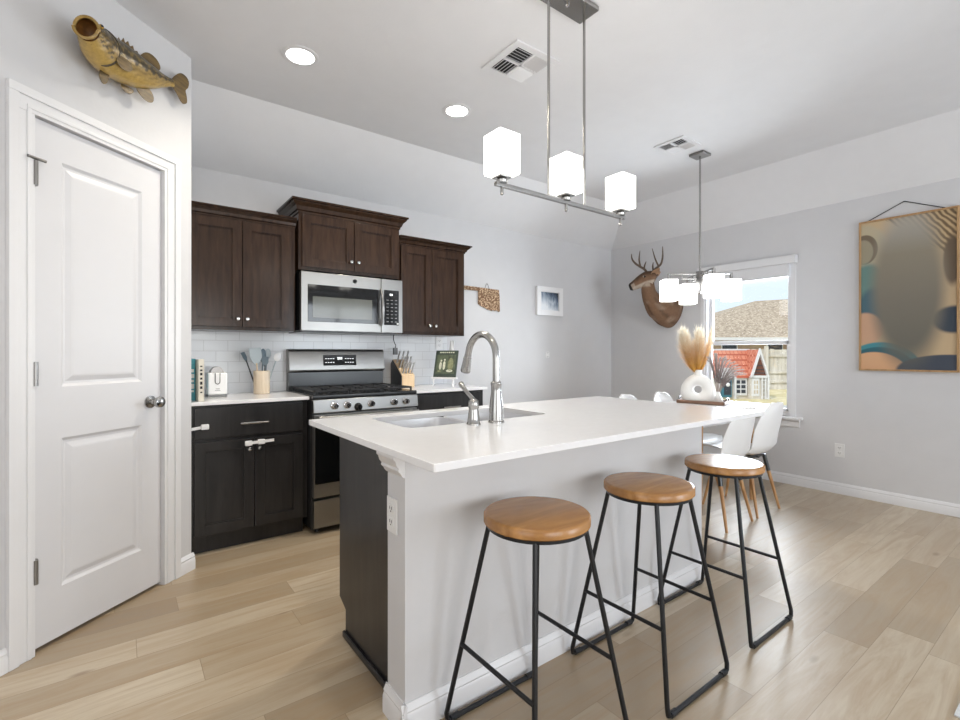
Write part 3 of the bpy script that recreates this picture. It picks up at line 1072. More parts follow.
# ================================================================== MICROWAVE
MX0, MX1, MYF, MZ0, MZ1 = 1.000, 1.788, 3.425, 1.358, 1.776
t = thing('microwave', 'stainless over-the-range microwave under the short dark cabinet', 'microwave', (MX0, BY, MZ0))
W_, D_, H_ = MX1 - MX0, BY - MYF, MZ1 - MZ0
link('case', G().box(0, W_, -D_ + 0.035, -0.01, 0.004, H_, 0.003), 'black', t)
link('vent_tray', G().box(0.02, W_ - 0.02, -D_ + 0.05, -0.03, -0.006, 0.006, 0.002), 'darkgrey', t)
dr = link('microwave_door', G().box(0, 0.604, -D_, -D_ + 0.035, 0, H_, 0.006), 'steel', t)
link('door_glass', G().box(0.046, 0.582, -D_ - 0.003, -D_ + 0.002, 0.066, 0.330, 0.002), 'glassblack', dr)
link('door_window', G().box(0.080, 0.528, -D_ - 0.0045, -D_ - 0.002, 0.094, 0.246, 0.001), 'mwwindow', dr)
hp = [(0.600, -D_ - 0.012 - 0.028 * math.sin(PI * k / 10), 0.055 + 0.028 * k) for k in range(11)]
link('door_handle', G().tube(hp, [0.010 + 0.002 * math.sin(PI * k / 10) for k in range(11)], 12), 'steel', dr)
ct = link('control_side', G().box(0.606, W_, -D_, -D_ + 0.035, 0, H_, 0.006), 'steel', t)
kp = link('keypad', G().box(0.628, 0.754, -D_ - 0.003, -D_ + 0.002, 0.062, 0.334, 0.002), 'glassblack', ct)
for r_ in range(7):
    for c_ in range(3):
        x, z = 0.648 + 0.036 * c_, 0.085 + 0.028 * r_
        link('key', G().box(x, x + 0.018, -D_ - 0.0038, -D_ - 0.0028, z, z + 0.006), M['greyplastic'], kp, smooth=False)
link('start_key', G().box(0.736, 0.751, -D_ - 0.0038, -D_ - 0.0028, 0.068, 0.080), M['offwhite'], kp, smooth=False)
link('clock_digits', G().box(0.676, 0.686, -D_ - 0.004, -D_ - 0.0028, 0.292, 0.306).box(0.690, 0.700, -D_ - 0.004, -D_ - 0.0028, 0.292, 0.306), 'digits', kp, smooth=False)
# round badge with looped ring
g = G().lathe([(0.016, 0.0), (0.016, -0.002), (0.0135, -0.002), (0.0135, 0.0)], (0.392, -D_, 0.378), 24, 'y')
g.tube([(0.392 + 0.006 * math.cos(a) - 0.003, -D_ - 0.001, 0.378 + 0.008 * math.sin(a)) for a in [i * PI / 5 for i in range(9)]], 0.0012, 6)
link('badge', g, 'darkgrey', dr)

# ================================================================== THINGS ON THE KITCHEN WORKTOP
def book(label, x0, x1, y0, y1, h, cover, marks=None):
    t = thing('book', label, 'book', ((x0 + x1) / 2, y0, 0.9141), 0, 'books against the pantry wall')
    hw_ = (x1 - x0) / 2
    g = G().box(-hw_, -hw_ + 0.0025, 0.0, y1 - y0, 0, h, 0.0006).box(hw_ - 0.0025, hw_, 0.0, y1 - y0, 0, h, 0.0006).box(-hw_, hw_, 0.0, 0.003, 0, h, 0.001)
    link('cover', g, cover, t)
    link('pages', G().box(-hw_ + 0.0025, hw_ - 0.0025, 0.004, y1 - y0 - 0.003, 0.003, h - 0.003), 'paper', t, smooth=False)
    if marks:
        g = G()
        for z0, z1, a in marks[1]:
            g.box(-hw_ * a, hw_ * a, -0.0008, 0.0004, z0, z1)
        link('spine_marks', g, marks[0], t, smooth=False)
    return t


book('thin black book between the pantry wall and the teal book', 0.3115, 0.3235, 3.40, 3.60, 0.262, 'bookblack')
book('teal book with white title marks on its spine, on the worktop', 0.3250, 0.3600, 3.38, 3.60, 0.252, 'teal', ('whiteink', [(.05, .062, .5), (.07, .1, .55), (.11, .125, .5), (.135, .16, .6), (.17, .19, .5)]))
book('cream book with dark title marks, foremost in the row on the worktop', 0.3620, 0.392, 3.265, 3.47, 0.250, 'bookwhite', ('ink', [(.05, .058, .35), (.075, .09, .4), (.10, .118, .4), (.13, .142, .4), (.155, .17, .4), (.18, .19, .4), (.205, .212, .4)]))

t = thing('can_opener', 'white countertop appliance with a chrome domed top beside the books', 'appliance', (0.505, 3.62, 0.9141))
link('foot_plate', G().box(-0.058, 0.058, -0.062, 0.060, 0, 0.012, 0.004), 'greyplastic', t)
link('housing', G().box(-0.058, 0.058, -0.060, 0.055, 0.012, 0.158, 0.012, seg=3), 'whiteplastic', t)
g = G()
rings = []
for k in range(9):
    a = PI * k / 8
    rings.append([(-0.036 * math.cos(a), y, 0.154 + 0.046 * math.sin(a)) for y in (-0.030, 0.030)])
g.prism([(-0.040 * math.cos(PI * k / 16), 0.154 + 0.044 * math.sin(PI * k / 16)) for k in range(17)], 'y', -0.036, 0.034, b=0.002)
link('chrome_dome', g, 'darknickel', t)
g = G().tube([(-0.014, -0.0615, 0.156), (-0.014, -0.0615, 0.10), (-0.012, -0.0615, 0.090), (0, -0.0615, 0.083), (0.012, -0.0615, 0.090), (0.014, -0.0615, 0.10), (0.014, -0.0615, 0.156)], 0.003, 8)
link('front_loop', g, 'darknickel', t)
g = G().box(-0.012, 0.012, -0.0608, -0.0595, 0.050, 0.054).box(-0.016, 0.016, -0.0608, -0.0595, 0.040, 0.043)
link('print_marks', g, 'greyplastic', t, smooth=False)

# crock and utensils
KX, KY = 0.795, 3.655
t = thing('utensil_crock', 'tan ribbed crock holding cooking utensils on the worktop', 'crock', (KX, KY, 0.9141))
g = G().lathe([(0.050, 0), (0.053, 0.003), (0.054, 0.160), (0.051, 0.163), (0.049, 0.160), (0.048, 0.012), (0.003, 0.010)], n=32)
link('crock_body', g, 'crock', t)


def utensil(name, label, dx, dy, tip, head, hmat, smat, tw=0.0):
    """handle from inside the crock up to the head; tip is the top of the head relative to the crock axis"""
    t = thing(name, label, 'utensil', (KX + dx, KY + dy, 0.9141 + 0.016), 0, 'utensils in the crock')
    base, tp = Vector((0, 0, 0)), Vector(tip) - Vector((dx, dy, 0.016))
    dr = (tp - base).normalized()
    neck = base + dr * (tp.length - head[2])
    link('shaft', G().tube([base, base.lerp(neck, 0.5), neck + dr * 0.01], [0.005, 0.005, 0.004], 8), smat, t)
    side = Vector((math.cos(tw), math.sin(tw), 0))
    side = (side - dr * side.dot(dr)).normalized()
    nrm = dr.cross(side)
    hw_, kind, hl = head
    def f(u, v):
        x = (u - 0.5) * 2
        if kind == 'turner':
            wv = hw_ * (0.35 + 0.65 * min(1, v * 2.4))
            return neck + side * x * wv + dr * hl * v + nrm * (0.012 * v * v)
        wv = hw_ * math.sqrt(max(0.02, 1 - (2 * v - 1) ** 2))
        return neck + side * x * wv + dr * hl * v - nrm * (0.014 * (1 - x * x) * math.sin(PI * v))
    link('head', G().grid(f, 8, 10, thick=0.003), hmat, t)
    return t


utensil('slotted_turner', 'wide pale grey turner leaning out of the crock', -0.018, 0.0, (-0.045, -0.02, 0.322), (0.040, 'turner', 0.115), 'silicone_light', 'lightwood', 0.1)
utensil('cooking_spoon', 'dark blue-grey spoon standing upright amid the utensils', 0.004, 0.012, (0.012, 0.02, 0.318), (0.028, 'spoon', 0.10), 'silicone', 'silicone', 0.5)
utensil('spatula', 'narrow blue-grey spatula low against the crock rim', 0.012, -0.012, (0.020, -0.02, 0.262), (0.022, 'turner', 0.07), 'silicone', 'darkgrey', -0.2)
utensil('ladle', 'pale spoon leaning from the crock towards the range', 0.025, 0.006, (0.115, 0.0, 0.288), (0.024, 'spoon', 0.06), 'whiteplastic', 'silicone_light', 0.2)
utensil('slim_spatula', 'slim dark spatula leaning from the crock towards the pantry wall', -0.028, 0.006, (-0.115, 0.02, 0.295), (0.014, 'turner', 0.07), 'silicone', 'darkgrey', 0.3)
utensil('pasta_server', 'light blue-grey pasta server at the back of the crock', 0.018, 0.022, (0.052, 0.04, 0.318), (0.024, 'spoon', 0.075), 'silicone_light', 'silicone', 0.4)

# knife block
t = thing('knife_block', 'light wood knife block with steel-handled knives beside the range', 'knife block', (1.925, 3.60, 0.9141))
g = G().prism([(-0.02, 0), (0.19, 0), (0.19, 0.20), (0.155, 0.235), (-0.02, 0.102)], 'x', -0.058, 0.058, b=0.003)
link('block', g, 'lightwood', t)
link('block_side', G().prism([(-0.015, 0.004), (0.186, 0.004), (0.186, 0.198), (0.153, 0.230), (-0.015, 0.098)], 'x', -0.064, -0.058, b=0.001), 'darkgrey', t)
kd = Vector((0, -0.50, 0.87)).normalized()
nd_ = 0
for row, (yb, zb, n_, ln) in enumerate(((0.005, 0.118, 4, 0.105), (0.060, 0.160, 4, 0.115), (0.115, 0.202, 3, 0.120))):
    for k in range(n_):
        xk = -0.040 + 0.080 * k / (n_ - 1)
        p0 = Vector((1.925 + xk, 3.60 + yb, 0.9141 + zb))
        kt = thing('kitchen_knife', 'steel knife handle sticking out of the light wood knife block', 'knife', p0, 0, 'knives in the block')
        link('grip', G().tube([kd * -0.002, kd * 0.01, kd * ln * 0.6, kd * ln], [0.006, 0.0075, 0.0068, 0.0082], 10), 'satin', kt)
        link('bolster', G().tube([kd * -0.02, kd * 0.0], [0.005, 0.0066], 10), 'darkgrey', kt)

# hanging plug adaptor
t = thing('hanging_adapter', 'small black adapter dangling on a cord below the microwave', 'adapter', (1.893, 3.76, 1.20))
link('casing', G().box(-0.019, 0.019, -0.012, 0.012, -0.012, 0.048, 0.004), 'greyplastic', t)
link('cord', G().tube([(0, 0, 0.046), (0.004, 0, 0.07), (-0.006, 0.005, 0.09), (-0.012, 0.01, 0.12), (-0.006, 0.02, 0.155)], 0.0035, 8), 'black', t)

# easel with picture
t = thing('display_easel', 'small white curled-leg easel on the worktop below the wall cabinet', 'easel', (2.235, 3.50, 0.9141), math.radians(-56))
link('ledge', G().box(-0.122, 0.118, -0.028, 0.008, 0.066, 0.080, 0.004), 'whiteplastic', t)
for sx in (-1, 1):
    x = sx * 0.085 - 0.01
    link('leg', G().tube([(x, -0.012, 0.068), (x + sx * 0.008, -0.016, 0.045), (x + sx * 0.002, -0.018, 0.022), (x + sx * 0.014, -0.024, 0.005)], [0.008, 0.007, 0.0055, 0.006], 8), 'whiteplastic', t)
link('leg', G().tube([(0.02, 0.09, 0.40), (0.02, 0.13, 0.15), (0.02, 0.15, 0.005)], 0.006, 8), 'whiteplastic', t)
mt = Matrix.Rotation(math.radians(-17), 4, 'X')
g = G().box(-0.012, 0.030, 0.018, 0.026, 0.075, 0.42, 0.003, mtx=mt)
link('back_post', g, 'whiteplastic', t)
t = thing('art_card', 'dark green picture with two pale shapes leaning on the white easel', 'picture', (2.235 - 0.018 * 0.83, 3.50 - 0.018 * 0.56, 0.9141 + 0.0815), 0)
t.rotation_euler = (math.radians(-17), 0, math.radians(-56))
link('board', G().box(-0.105, 0.105, 0, 0.012, 0, 0.240, 0.002), mat('green_black_print', rgb(58, 70, 62), 0.5, vary=0.2, scale=30), t)
link('inner_panel', G().box(-0.088, 0.088, -0.001, 0.001, 0.03, 0.200), mat('mossy_print', rgb(82, 92, 74), 0.5, vary=0.5, scale=26), t, smooth=False)
PPR = mat('pale_print', rgb(206, 208, 190), 0.6, vary=0.2, scale=60)
PDK = mat('olive_print', rgb(132, 136, 104), 0.6, vary=0.3, scale=60)
for cx_, cz_, a_, b_, m_ in ((-0.048, 0.100, 0.012, 0.036, PPR), (-0.044, 0.146, 0.008, 0.009, PPR), (-0.014, 0.104, 0.012, 0.040, PPR), (-0.012, 0.154, 0.008, 0.009, PPR), (0.046, 0.112, 0.026, 0.060, PDK), (0.040, 0.056, 0.030, 0.012, PPR), (-0.055, 0.052, 0.018, 0.008, PDK)):
    link('figure_shape', G().prism([(cx_ + a_ * math.cos(q * PI / 8), cz_ + b_ * math.sin(q * PI / 8)) for q in range(16)], 'y', -0.0025, 0.0), m_, t, smooth=False)
g = G()
for k in range(7):
    g.box(-0.065 + 0.020 * k, -0.065 + 0.020 * k + 0.013, -0.0015, 0.0005, 0.216, 0.226)
link('title_lettering', g, PPR, t, smooth=False)

# ================================================================== BAR STOOLS
def make_stool(label):
    t = thing('bar_stool', label, 'bar stool', (0, 0, 0), 0, 'bar stools along the island')
    SO = Vector((0.012, 0.006, 0))
    seat = G().lathe([(0.003, 0.668), (0.163, 0.668), (0.168, 0.672), (0.168, 0.694), (0.164, 0.699), (0.156, 0.700), (0.003, 0.700)], o=SO, n=56)
    link('seat', seat, 'seatwood', t, angle=50)
    ring = G().lathe([(0.148, 0.656), (0.158, 0.656), (0.158, 0.668), (0.148, 0.668), (0.148, 0.656)], o=SO, n=48, cap0=False, cap1=False)
    link('seat_ring', ring, 'blackmetal', t)
    T, B = 0.106, 0.2
    for sx in (-1, 1):
        for sy in (-1, 1):
            p0 = Vector((sx * T, sy * T, 0.660)) + SO
            p1 = Vector((sx * 0.197, sy * 0.2065, 0.035))
            p2 = Vector((sx * 0.194, sy * 0.2075, 0.014))
            p3 = Vector((sx * 0.178, sy * 0.208, 0.0085))
            link('leg', G().tube([p0, p0.lerp(p1, 0.5), p1, p2, p3], 0.0082, 10), 'blackmetal', t)
    for sy in (-1, 1):
        rn = link('floor_runner', G().tube([(-0.178, sy * 0.208, 0.0085), (0.178, sy * 0.208, 0.0085)], 0.0082, 10), 'blackmetal', t)
        for sx in (-1, 1):
            link('foot_cap', G().tube([(sx * 0.150, sy * 0.208, 0.0105), (sx * 0.182, sy * 0.208, 0.0105)], 0.0105, 10), 'blackmetal', rn)
    q = (0.660 - 0.265) / 0.625
    for sx in (-1, 1):
        x, y = T + (0.197 - T) * q, T + (0.2065 - T) * q
        link('footrest', G().tube([(sx * x, -y, 0.265), (sx * x, y, 0.265)], 0.007, 10), 'blackmetal', t)
    return t


st = make_stool('round wooden bar stool at the island end beside the outlet and dark cabinet')
st.location = (1.040, 1.104, 0)
dup(st, (1.627, 1.098, 0), 0.0, 'middle of three wooden bar stools along the white island wall')
dup(st, (2.234, 1.107, 0), 0.0, 'bar stool with window light gleaming on its seat, beside the dining chairs')

# ================================================================== DINING TABLE AND CHAIRS
t = thing('dining_table', 'white dining table beyond the island, in front of the window', 'table', (3.85, 2.08, 0))
link('tabletop', G().prism(rrect(-0.74, 0.76, -0.41, 0.45, 0.34, 12), 'z', 0.728, 0.750, b=0.003), 'tabletop', t)
link('apron', G().box(-0.50, 0.30, -0.26, -0.24, 0.66, 0.729).box(-0.50, 0.30, 0.24, 0.26, 0.66, 0.729).box(-0.51, -0.49, -0.25, 0.25, 0.66, 0.729).box(0.29, 0.31, -0.25, 0.25, 0.66, 0.729), 'tabletop', t)
for sx in (-0.50, 0.30):
    for sy in (-0.25, 0.25):
        link('leg', G().cyl((sx, sy, 0.729), (sx, sy, 0), 0.022, 0.013, 14), 'legwood', t)

CP = [(0.235, 0.425, 0.165), (0.215, 0.452, 0.19), (0.12, 0.447, 0.212), (0.0, 0.432, 0.218), (-0.10, 0.430, 0.218), (-0.165, 0.447, 0.215), (-0.205, 0.492, 0.212), (-0.228, 0.56, 0.208), (-0.250, 0.64, 0.198), (-0.272, 0.72, 0.175), (-0.290, 0.785, 0.140), (-0.298, 0.822, 0.095), (-0.301, 0.838, 0.045)]


def make_chair(label):
    t = thing('dining_chair', label, 'chair', (0, 0, 0), 0, 'white shell chairs around the dining table')
    def f(u, v):
        s = v * (len(CP) - 1)
        k = min(int(s), len(CP) - 2)
        q = s - k
        y, z, w_ = [CP[k][i] * (1 - q) + CP[k + 1][i] * q for i in range(3)]
        x = (u - 0.5) * 2
        e = abs(x) ** 2.4
        back = max(0.0, min(1.0, (v - 0.35) / 0.3))
        seat = 1 - back
        z2 = z + 0.030 * e * seat * min(1, v * 5 + .3)
        y2 = y + 0.055 * e * back
        return (x * w_, y2, z2)
    sh = G().grid(f, 16, 36, thick=0.007)
    link('shell', sh, 'shell', t, angle=60)
    g = G().box(-0.14, 0.14, -0.012, 0.012, 0.405, 0.417, 0.003).box(-0.012, 0.012, -0.14, 0.14, 0.405, 0.417, 0.003).box(-0.13, 0.13, 0.10, 0.122, 0.405, 0.422, 0.003).box(-0.13, 0.13, -0.122, -0.10, 0.405, 0.424, 0.003)
    link('underframe', g, 'darkgrey', t)
    for sx in (-1, 1):
        for sy in (-1, 1):
            a, b = Vector((sx * 0.125, sy * 0.118, 0.415)), Vector((sx * 0.185, sy * 0.205, 0.0))
            lg = link('leg', G().cyl(a.lerp(b, 0.12), b, 0.0150, 0.0085, 14), 'legwood', t)
            link('leg_bracket', G().cyl(a, a.lerp(b, 0.30), 0.0155, 0.0150, 14), 'darkgrey', lg)
    return t


ch = make_chair('white shell dining chair nearest the bar stools, partly hidden by the island worktop')
ch.location = (3.425, 1.790, 0)
dup(ch, (3.888, 1.795, 0), 0.0, 'white shell dining chair showing its whole rounded back below the window')
dup(ch, (3.55, 2.36, 0), PI, 'white shell chair across the table, only a low sliver of its top showing')
dup(ch, (4.02, 2.32, 0), PI, 'white shell chair across the table, its top showing beside the vase tray')

# tray, vase, plumes
t = thing('serving_tray', 'brown wooden tray under the white ring vase on the table', 'tray', (4.205, 2.265, 0.7505), math.radians(14))
g = G().box(-0.12, 0.12, -0.20, 0.20, 0, 0.012, 0.003)
for q in ((-0.12, -0.108, -0.20, 0.20), (0.108, 0.12, -0.20, 0.20), (-0.12, 0.12, -0.20, -0.188), (-0.12, 0.12, 0.188, 0.20)):
    g.box(q[0], q[1], q[2], q[3], 0.0, 0.030, 0.003)
link('tray_body', g, 'traywood', t)
for sy in (-1, 1):
    link('tray_handle', G().tube([(-0.05, sy * 0.194, 0.028), (-0.045, sy * 0.199, 0.050), (0.0, sy * 0.201, 0.056), (0.045, sy * 0.199, 0.050), (0.05, sy * 0.194, 0.028)], 0.006, 8), 'darkgrey', t)

VX, VY, VZ = 4.165, 2.295, 0.763
vrot = math.radians(-56)
o_v = thing('ring_vase', 'white ceramic ring vase with a hole through its middle, on the tray', 'vase', (VX, VY, VZ), vrot)
g = G()
rings = []
NA, NB = 40, 18
for i in range(NA):
    a = 2 * PI * i / NA
    low = max(0, -math.sin(a))
    ro = 0.142 * (1 + 0.10 * low * abs(math.cos(a)) * 2 - 0.10 * max(0, math.sin(a)) * abs(math.cos(a)))
    ri = 0.034
    row = []
    for j in range(NB):
        b = 2 * PI * j / NB
        rr = (ro + ri) / 2 + (ro - ri) / 2 * math.cos(b)
        row.append((rr * math.cos(a), 0.052 * math.sin(b), max(0.0, 0.112 + rr * math.sin(a))))
    rings.append(row)
g.rings(rings, closed=True)
link('ring_body', g, 'ceramic', o_v, angle=60)
g = G().lathe([(0.040, 0.232), (0.034, 0.252), (0.032, 0.275), (0.036, 0.288), (0.033, 0.289), (0.028, 0.276), (0.026, 0.24)], n=24, cap0=False, cap1=False)
link('neck', g, 'ceramic', o_v, angle=60)

PL = attr_material('pampas_fluff', 0.9, 30, 0.05)
GRY = attr_material('grey_dried_grass', 0.9, 60, 0.10)


def fluff(bm_, layer, pts, width, count, length, c0, c1, droop=0.0):
    """many fine hair-like blades along a curved spine, tips lighter"""
    K = len(pts) - 1
    for i in range(count):
        s = random.random() ** 0.9
        k = min(int(s * K), K - 1)
        p = pts[k].lerp(pts[k + 1], s * K - k)
        d_ = (pts[k + 1] - pts[k]).normalized()
        rnd = Vector((random.gauss(0, 1), random.gauss(0, 1), random.gauss(0, 1)))
        rnd = (rnd - d_ * rnd.dot(d_)).normalized()
        env = 0.18 + 0.82 * math.sin(PI * min(1, 0.05 + 0.80 * s)) ** 0.8
        wv = width * env * random.uniform(0.15, 1.1)
        L_ = length * random.uniform(0.4, 1.2 + 0.7 * (random.random() < 0.12))
        q = p + rnd * wv + d_ * L_ + Vector((0, 0, -droop * random.random()))
        side = d_.cross(rnd) * 0.0016
        m_ = p + rnd * wv * 0.62 + d_ * L_ * 0.45
        vs = [bm_.verts.new(x) for x in (p - side, p + side, m_ + side, m_ - side, q)]
        f1 = bm_.faces.new((vs[0], vs[1], vs[2], vs[3]))
        f2 = bm_.faces.new((vs[3], vs[2], vs[4]))
        t_ = min(1.0, (0.85 * s ** 1.7 + 0.35 * s * wv / (width * 1.1)) * random.uniform(0.7, 1.25))
        for n_, v in enumerate(vs):
            tt = min(1, t_ * (0.55 + 0.45 * (n_ >= 2) + 0.2 * (n_ == 4)))
            v[layer] = tuple(c0[k2] * (1 - tt) + c1[k2] * tt for k2 in range(3)) + (1,)


def spine(p0, p1, bend, n=10):
    p0, p1, bend = Vector(p0), Vector(p1), Vector(bend)
    return [p0.lerp(p1, k / n) + bend * (4 * (k / n) * (1 - k / n)) for k in range(n + 1)]


mouth = Vector((VX, VY, VZ + 0.215))
RV, FV = Vector((0.801, -0.598, 0)), Vector((0.598, 0.801, 0))
for lab, dr_, dz, dn, wd_, cnt_ in (('broad cream pampas plume fanning out towards the mounted deer', -0.125, 0.335, 0.0, 0.095, 4600), ('cream pampas plume rising beside the window frame, in the middle of the ring vase', 0.020, 0.340, 0.02, 0.085, 4200), ('thin cream pampas plume reaching farthest over the window', 0.135, 0.345, 0.03, 0.040, 1500)):
    t = thing('pampas_plume', lab, 'dried plume', mouth, 0, 'pampas plumes in the ring vase')
    top = RV * dr_ + FV * dn + Vector((0, 0, dz + 0.05))
    sp = spine((0, 0, 0), top, RV * (dr_ * 0.10))
    link('stem', G().tube(sp, [0.0028] * 11, 6), 'legwood', t)
    g = G()
    lay = g.bm.verts.layers.float_color.new('Col')
    fluff(g.bm, lay, sp[1:], wd_, cnt_, 0.085, rgb(226, 172, 80), rgb(255, 252, 240), 0.03)
    link('plume', g, PL, t, smooth=False, recalc=False)

t = thing('bud_vase', 'small pale cone-shaped vase with grey dried grass, beside the ring vase', 'vase', (4.318, 2.196, 0.7635))
g = G().lathe([(0.050, 0), (0.050, 0.006), (0.030, 0.055), (0.018, 0.090), (0.016, 0.090), (0.024, 0.055), (0.003, 0.008)], n=20)
link('vase_body', g, 'ceramic', t)
for k in range(19):
    a = -0.085 + 0.325 * k / 18 + random.uniform(-0.012, 0.012)
    hgt = 0.41 - 0.10 * (abs(k - 6) / 12) ** 1.2 - 0.08 * (k / 18) ** 2 + random.uniform(-0.03, 0.02)
    b0 = Vector((4.318, 2.196, 0.7635 + 0.03))
    t = thing('dried_grass_stem', 'grey-mauve dried grass stem fanning out of the small cone vase', 'dried grass', b0, 0, 'grey dried grass stems')
    top = RV * (a - 0.02) + FV * random.uniform(-0.05, 0.05) + Vector((0, 0, hgt))
    sp = spine(RV * (a * 0.02), top, RV * (-a * 0.14) + Vector((0, 0, 0.02)))
    sp[-1] = sp[-1] + RV * (a * 0.14) + Vector((0, 0, -0.012))
    link('stalk', G().tube(sp, [0.0022] * 11, 5), mat('grey_stalk', rgb(150, 136, 128), 0.9, vary=0.1) if k == 0 else bpy.data.materials['grey_stalk'], t)
    g = G()
    lay = g.bm.verts.layers.float_color.new('Col')
    fluff(g.bm, lay, sp[3:], 0.017, 420, 0.022, rgb(138, 124, 120), rgb(206, 196, 192))
    link('spike', g, GRY, t, smooth=False, recalc=False)

# ================================================================== CEILING FIXTURES
def recessed(label, x, y, watts=115):
    t = thing('recessed_light', label, 'ceiling light', (x, y, ZC), 0, 'recessed ceiling lights')
    g = G().lathe([(0.098, 0.002), (0.098, -0.003), (0.090, -0.006), (0.074, -0.004), (0.070, 0.002)], n=40, cap0=False, cap1=False)
    link('trim_ring', g, 'trim', t)
    link('lens', G().lathe([(0.073, -0.002), (0.05, -0.004), (0.003, -0.0045)], n=40), 'led', t)
    l = light('recessed_lamp', 'SPOT', (0, 0, -0.012), (0, 0, 0), watts, (1.0, 0.915, 0.77), spot_size=math.radians(150), spot_blend=0.8, shadow_soft_size=0.07)
    l.parent = t
    return t


recessed('round recessed ceiling light nearer the pantry wall and the mounted fish', 0.790, 2.716, 70)
recessed('round recessed ceiling light between the island pendant and the kitchen wall', 1.818, 2.697)
recessed('added out-of-view ceiling light brightening the floor by the pantry door', 0.50, 1.20, 50)  # extra unseen lamp, added to light the kitchen floor


def vent(label, x, y, w_):
    t = thing('ceiling_vent', label, 'vent', (x, y, ZC), 0, 'square ceiling vents')
    h_ = w_ / 2
    g = G()
    i_ = h_ * 0.74
    for q in ((-h_, h_, -h_, -i_), (-h_, h_, i_, h_), (-h_, -i_, -i_, i_), (i_, h_, -i_, i_)):
        g.box(q[0], q[1], q[2], q[3], -0.009, 0.0, 0.002)
    g.box(-0.008, 0.008, -i_, i_, -0.010, -0.002).box(-i_, i_, -0.008, 0.008, -0.010, -0.002)
    link('vent_frame', g, 'trim', t)
    link('duct_back', G().box(-i_, i_, -i_, i_, -0.0015, 0.0), 'slot', t, smooth=False)
    # four quadrants of angled louvres, each throwing a different way
    n_ = 5
    for qx, qy, along, tilt in ((-1, -1, 'x', 1), (1, -1, 'y', 1), (1, 1, 'x', -1), (-1, 1, 'y', -1)):
        g = G()
        for k in range(n_):
            c_ = (k + 0.5) / n_ * (i_ - 0.008) + 0.008
            wl = i_ / n_ * 0.62
            if along == 'x':
                x0, x1 = sorted((qx * 0.008, qx * i_))
                yc = qy * c_
                m_ = Matrix.Translation((0, yc, -0.006)) @ Matrix.Rotation(math.radians(38 * tilt), 4, 'X')
                g.box(x0, x1, -wl, wl, -0.0008, 0.0008, mtx=m_)
            else:
                y0, y1 = sorted((qy * 0.008, qy * i_))
                xc = qx * c_
                m_ = Matrix.Translation((xc, 0, -0.006)) @ Matrix.Rotation(math.radians(38 * tilt), 4, 'Y')
                g.box(-wl, wl, y0, y1, -0.0008, 0.0008, mtx=m_)
        link('louvre_quadrant', g, 'trim', t, smooth=False)
    return t


vent('square ceiling vent beside the island pendant rods', 1.810, 2.046, 0.315)
vent('square ceiling vent beside the dining chandelier canopy', 3.510, 2.103, 0.258)

# island pendant
PX, PYY = 1.652, 1.54
t = thing('island_pendant', 'linear three-shade pendant hanging over the island', 'pendant light', (PX, PYY, ZC))
cn = link('canopy', G().box(-0.155, 0.155, -0.060, 0.060, -0.022, 0.0, 0.003), 'nickel', t)
link('finial', G().lathe([(0.010, -0.022), (0.010, -0.032), (0.004, -0.037)], (0, 0, 0), 14), 'chrome', cn)
for x in (-0.119, 0.118):
    link('rod', G().cyl((x, 0, -0.022), (x, 0, -0.935), 0.0065, n=12), 'nickel', t)
    link('rod_ball', G().lathe([(0.003, -0.948), (0.008, -0.943), (0.008, -0.935), (0.004, -0.930)], (x, 0, 0), 12), 'nickel', t)
link('crossbar', G().box(-0.425, 0.425, -0.009, 0.009, -0.952, -0.934, 0.002), 'nickel', t)
for x in (-0.389, -0.006, 0.395):
    hd = link('lamp_cup', G().box(x - 0.030, x + 0.030, -0.030, 0.030, -0.916, -0.904, 0.003).cyl((x, 0, -0.975), (x, 0, -0.91), 0.007, n=12).lathe([(0.022, -0.934), (0.024, -0.924), (0.016, -0.915)], (x, 0, 0), 16).lathe([(0.003, -0.985), (0.008, -0.980), (0.005, -0.972)], (x, 0, 0), 12), 'nickel', t)
    g = G()
    a = 0.055
    rings = []
    for hw_, z in ((0.040, -0.902), (a * 0.98, -0.900), (a, -0.890), (a, -0.738), (a - 0.005, -0.736), (a - 0.006, -0.890), (0.03, -0.894)):
        rings.append([(x + px, py, z) for px, py in rrect(-hw_, hw_, -hw_, hw_, 0.006, 2)])
    g.rings(rings)
    link('lamp_shade', g, 'shade', t, smooth=False)

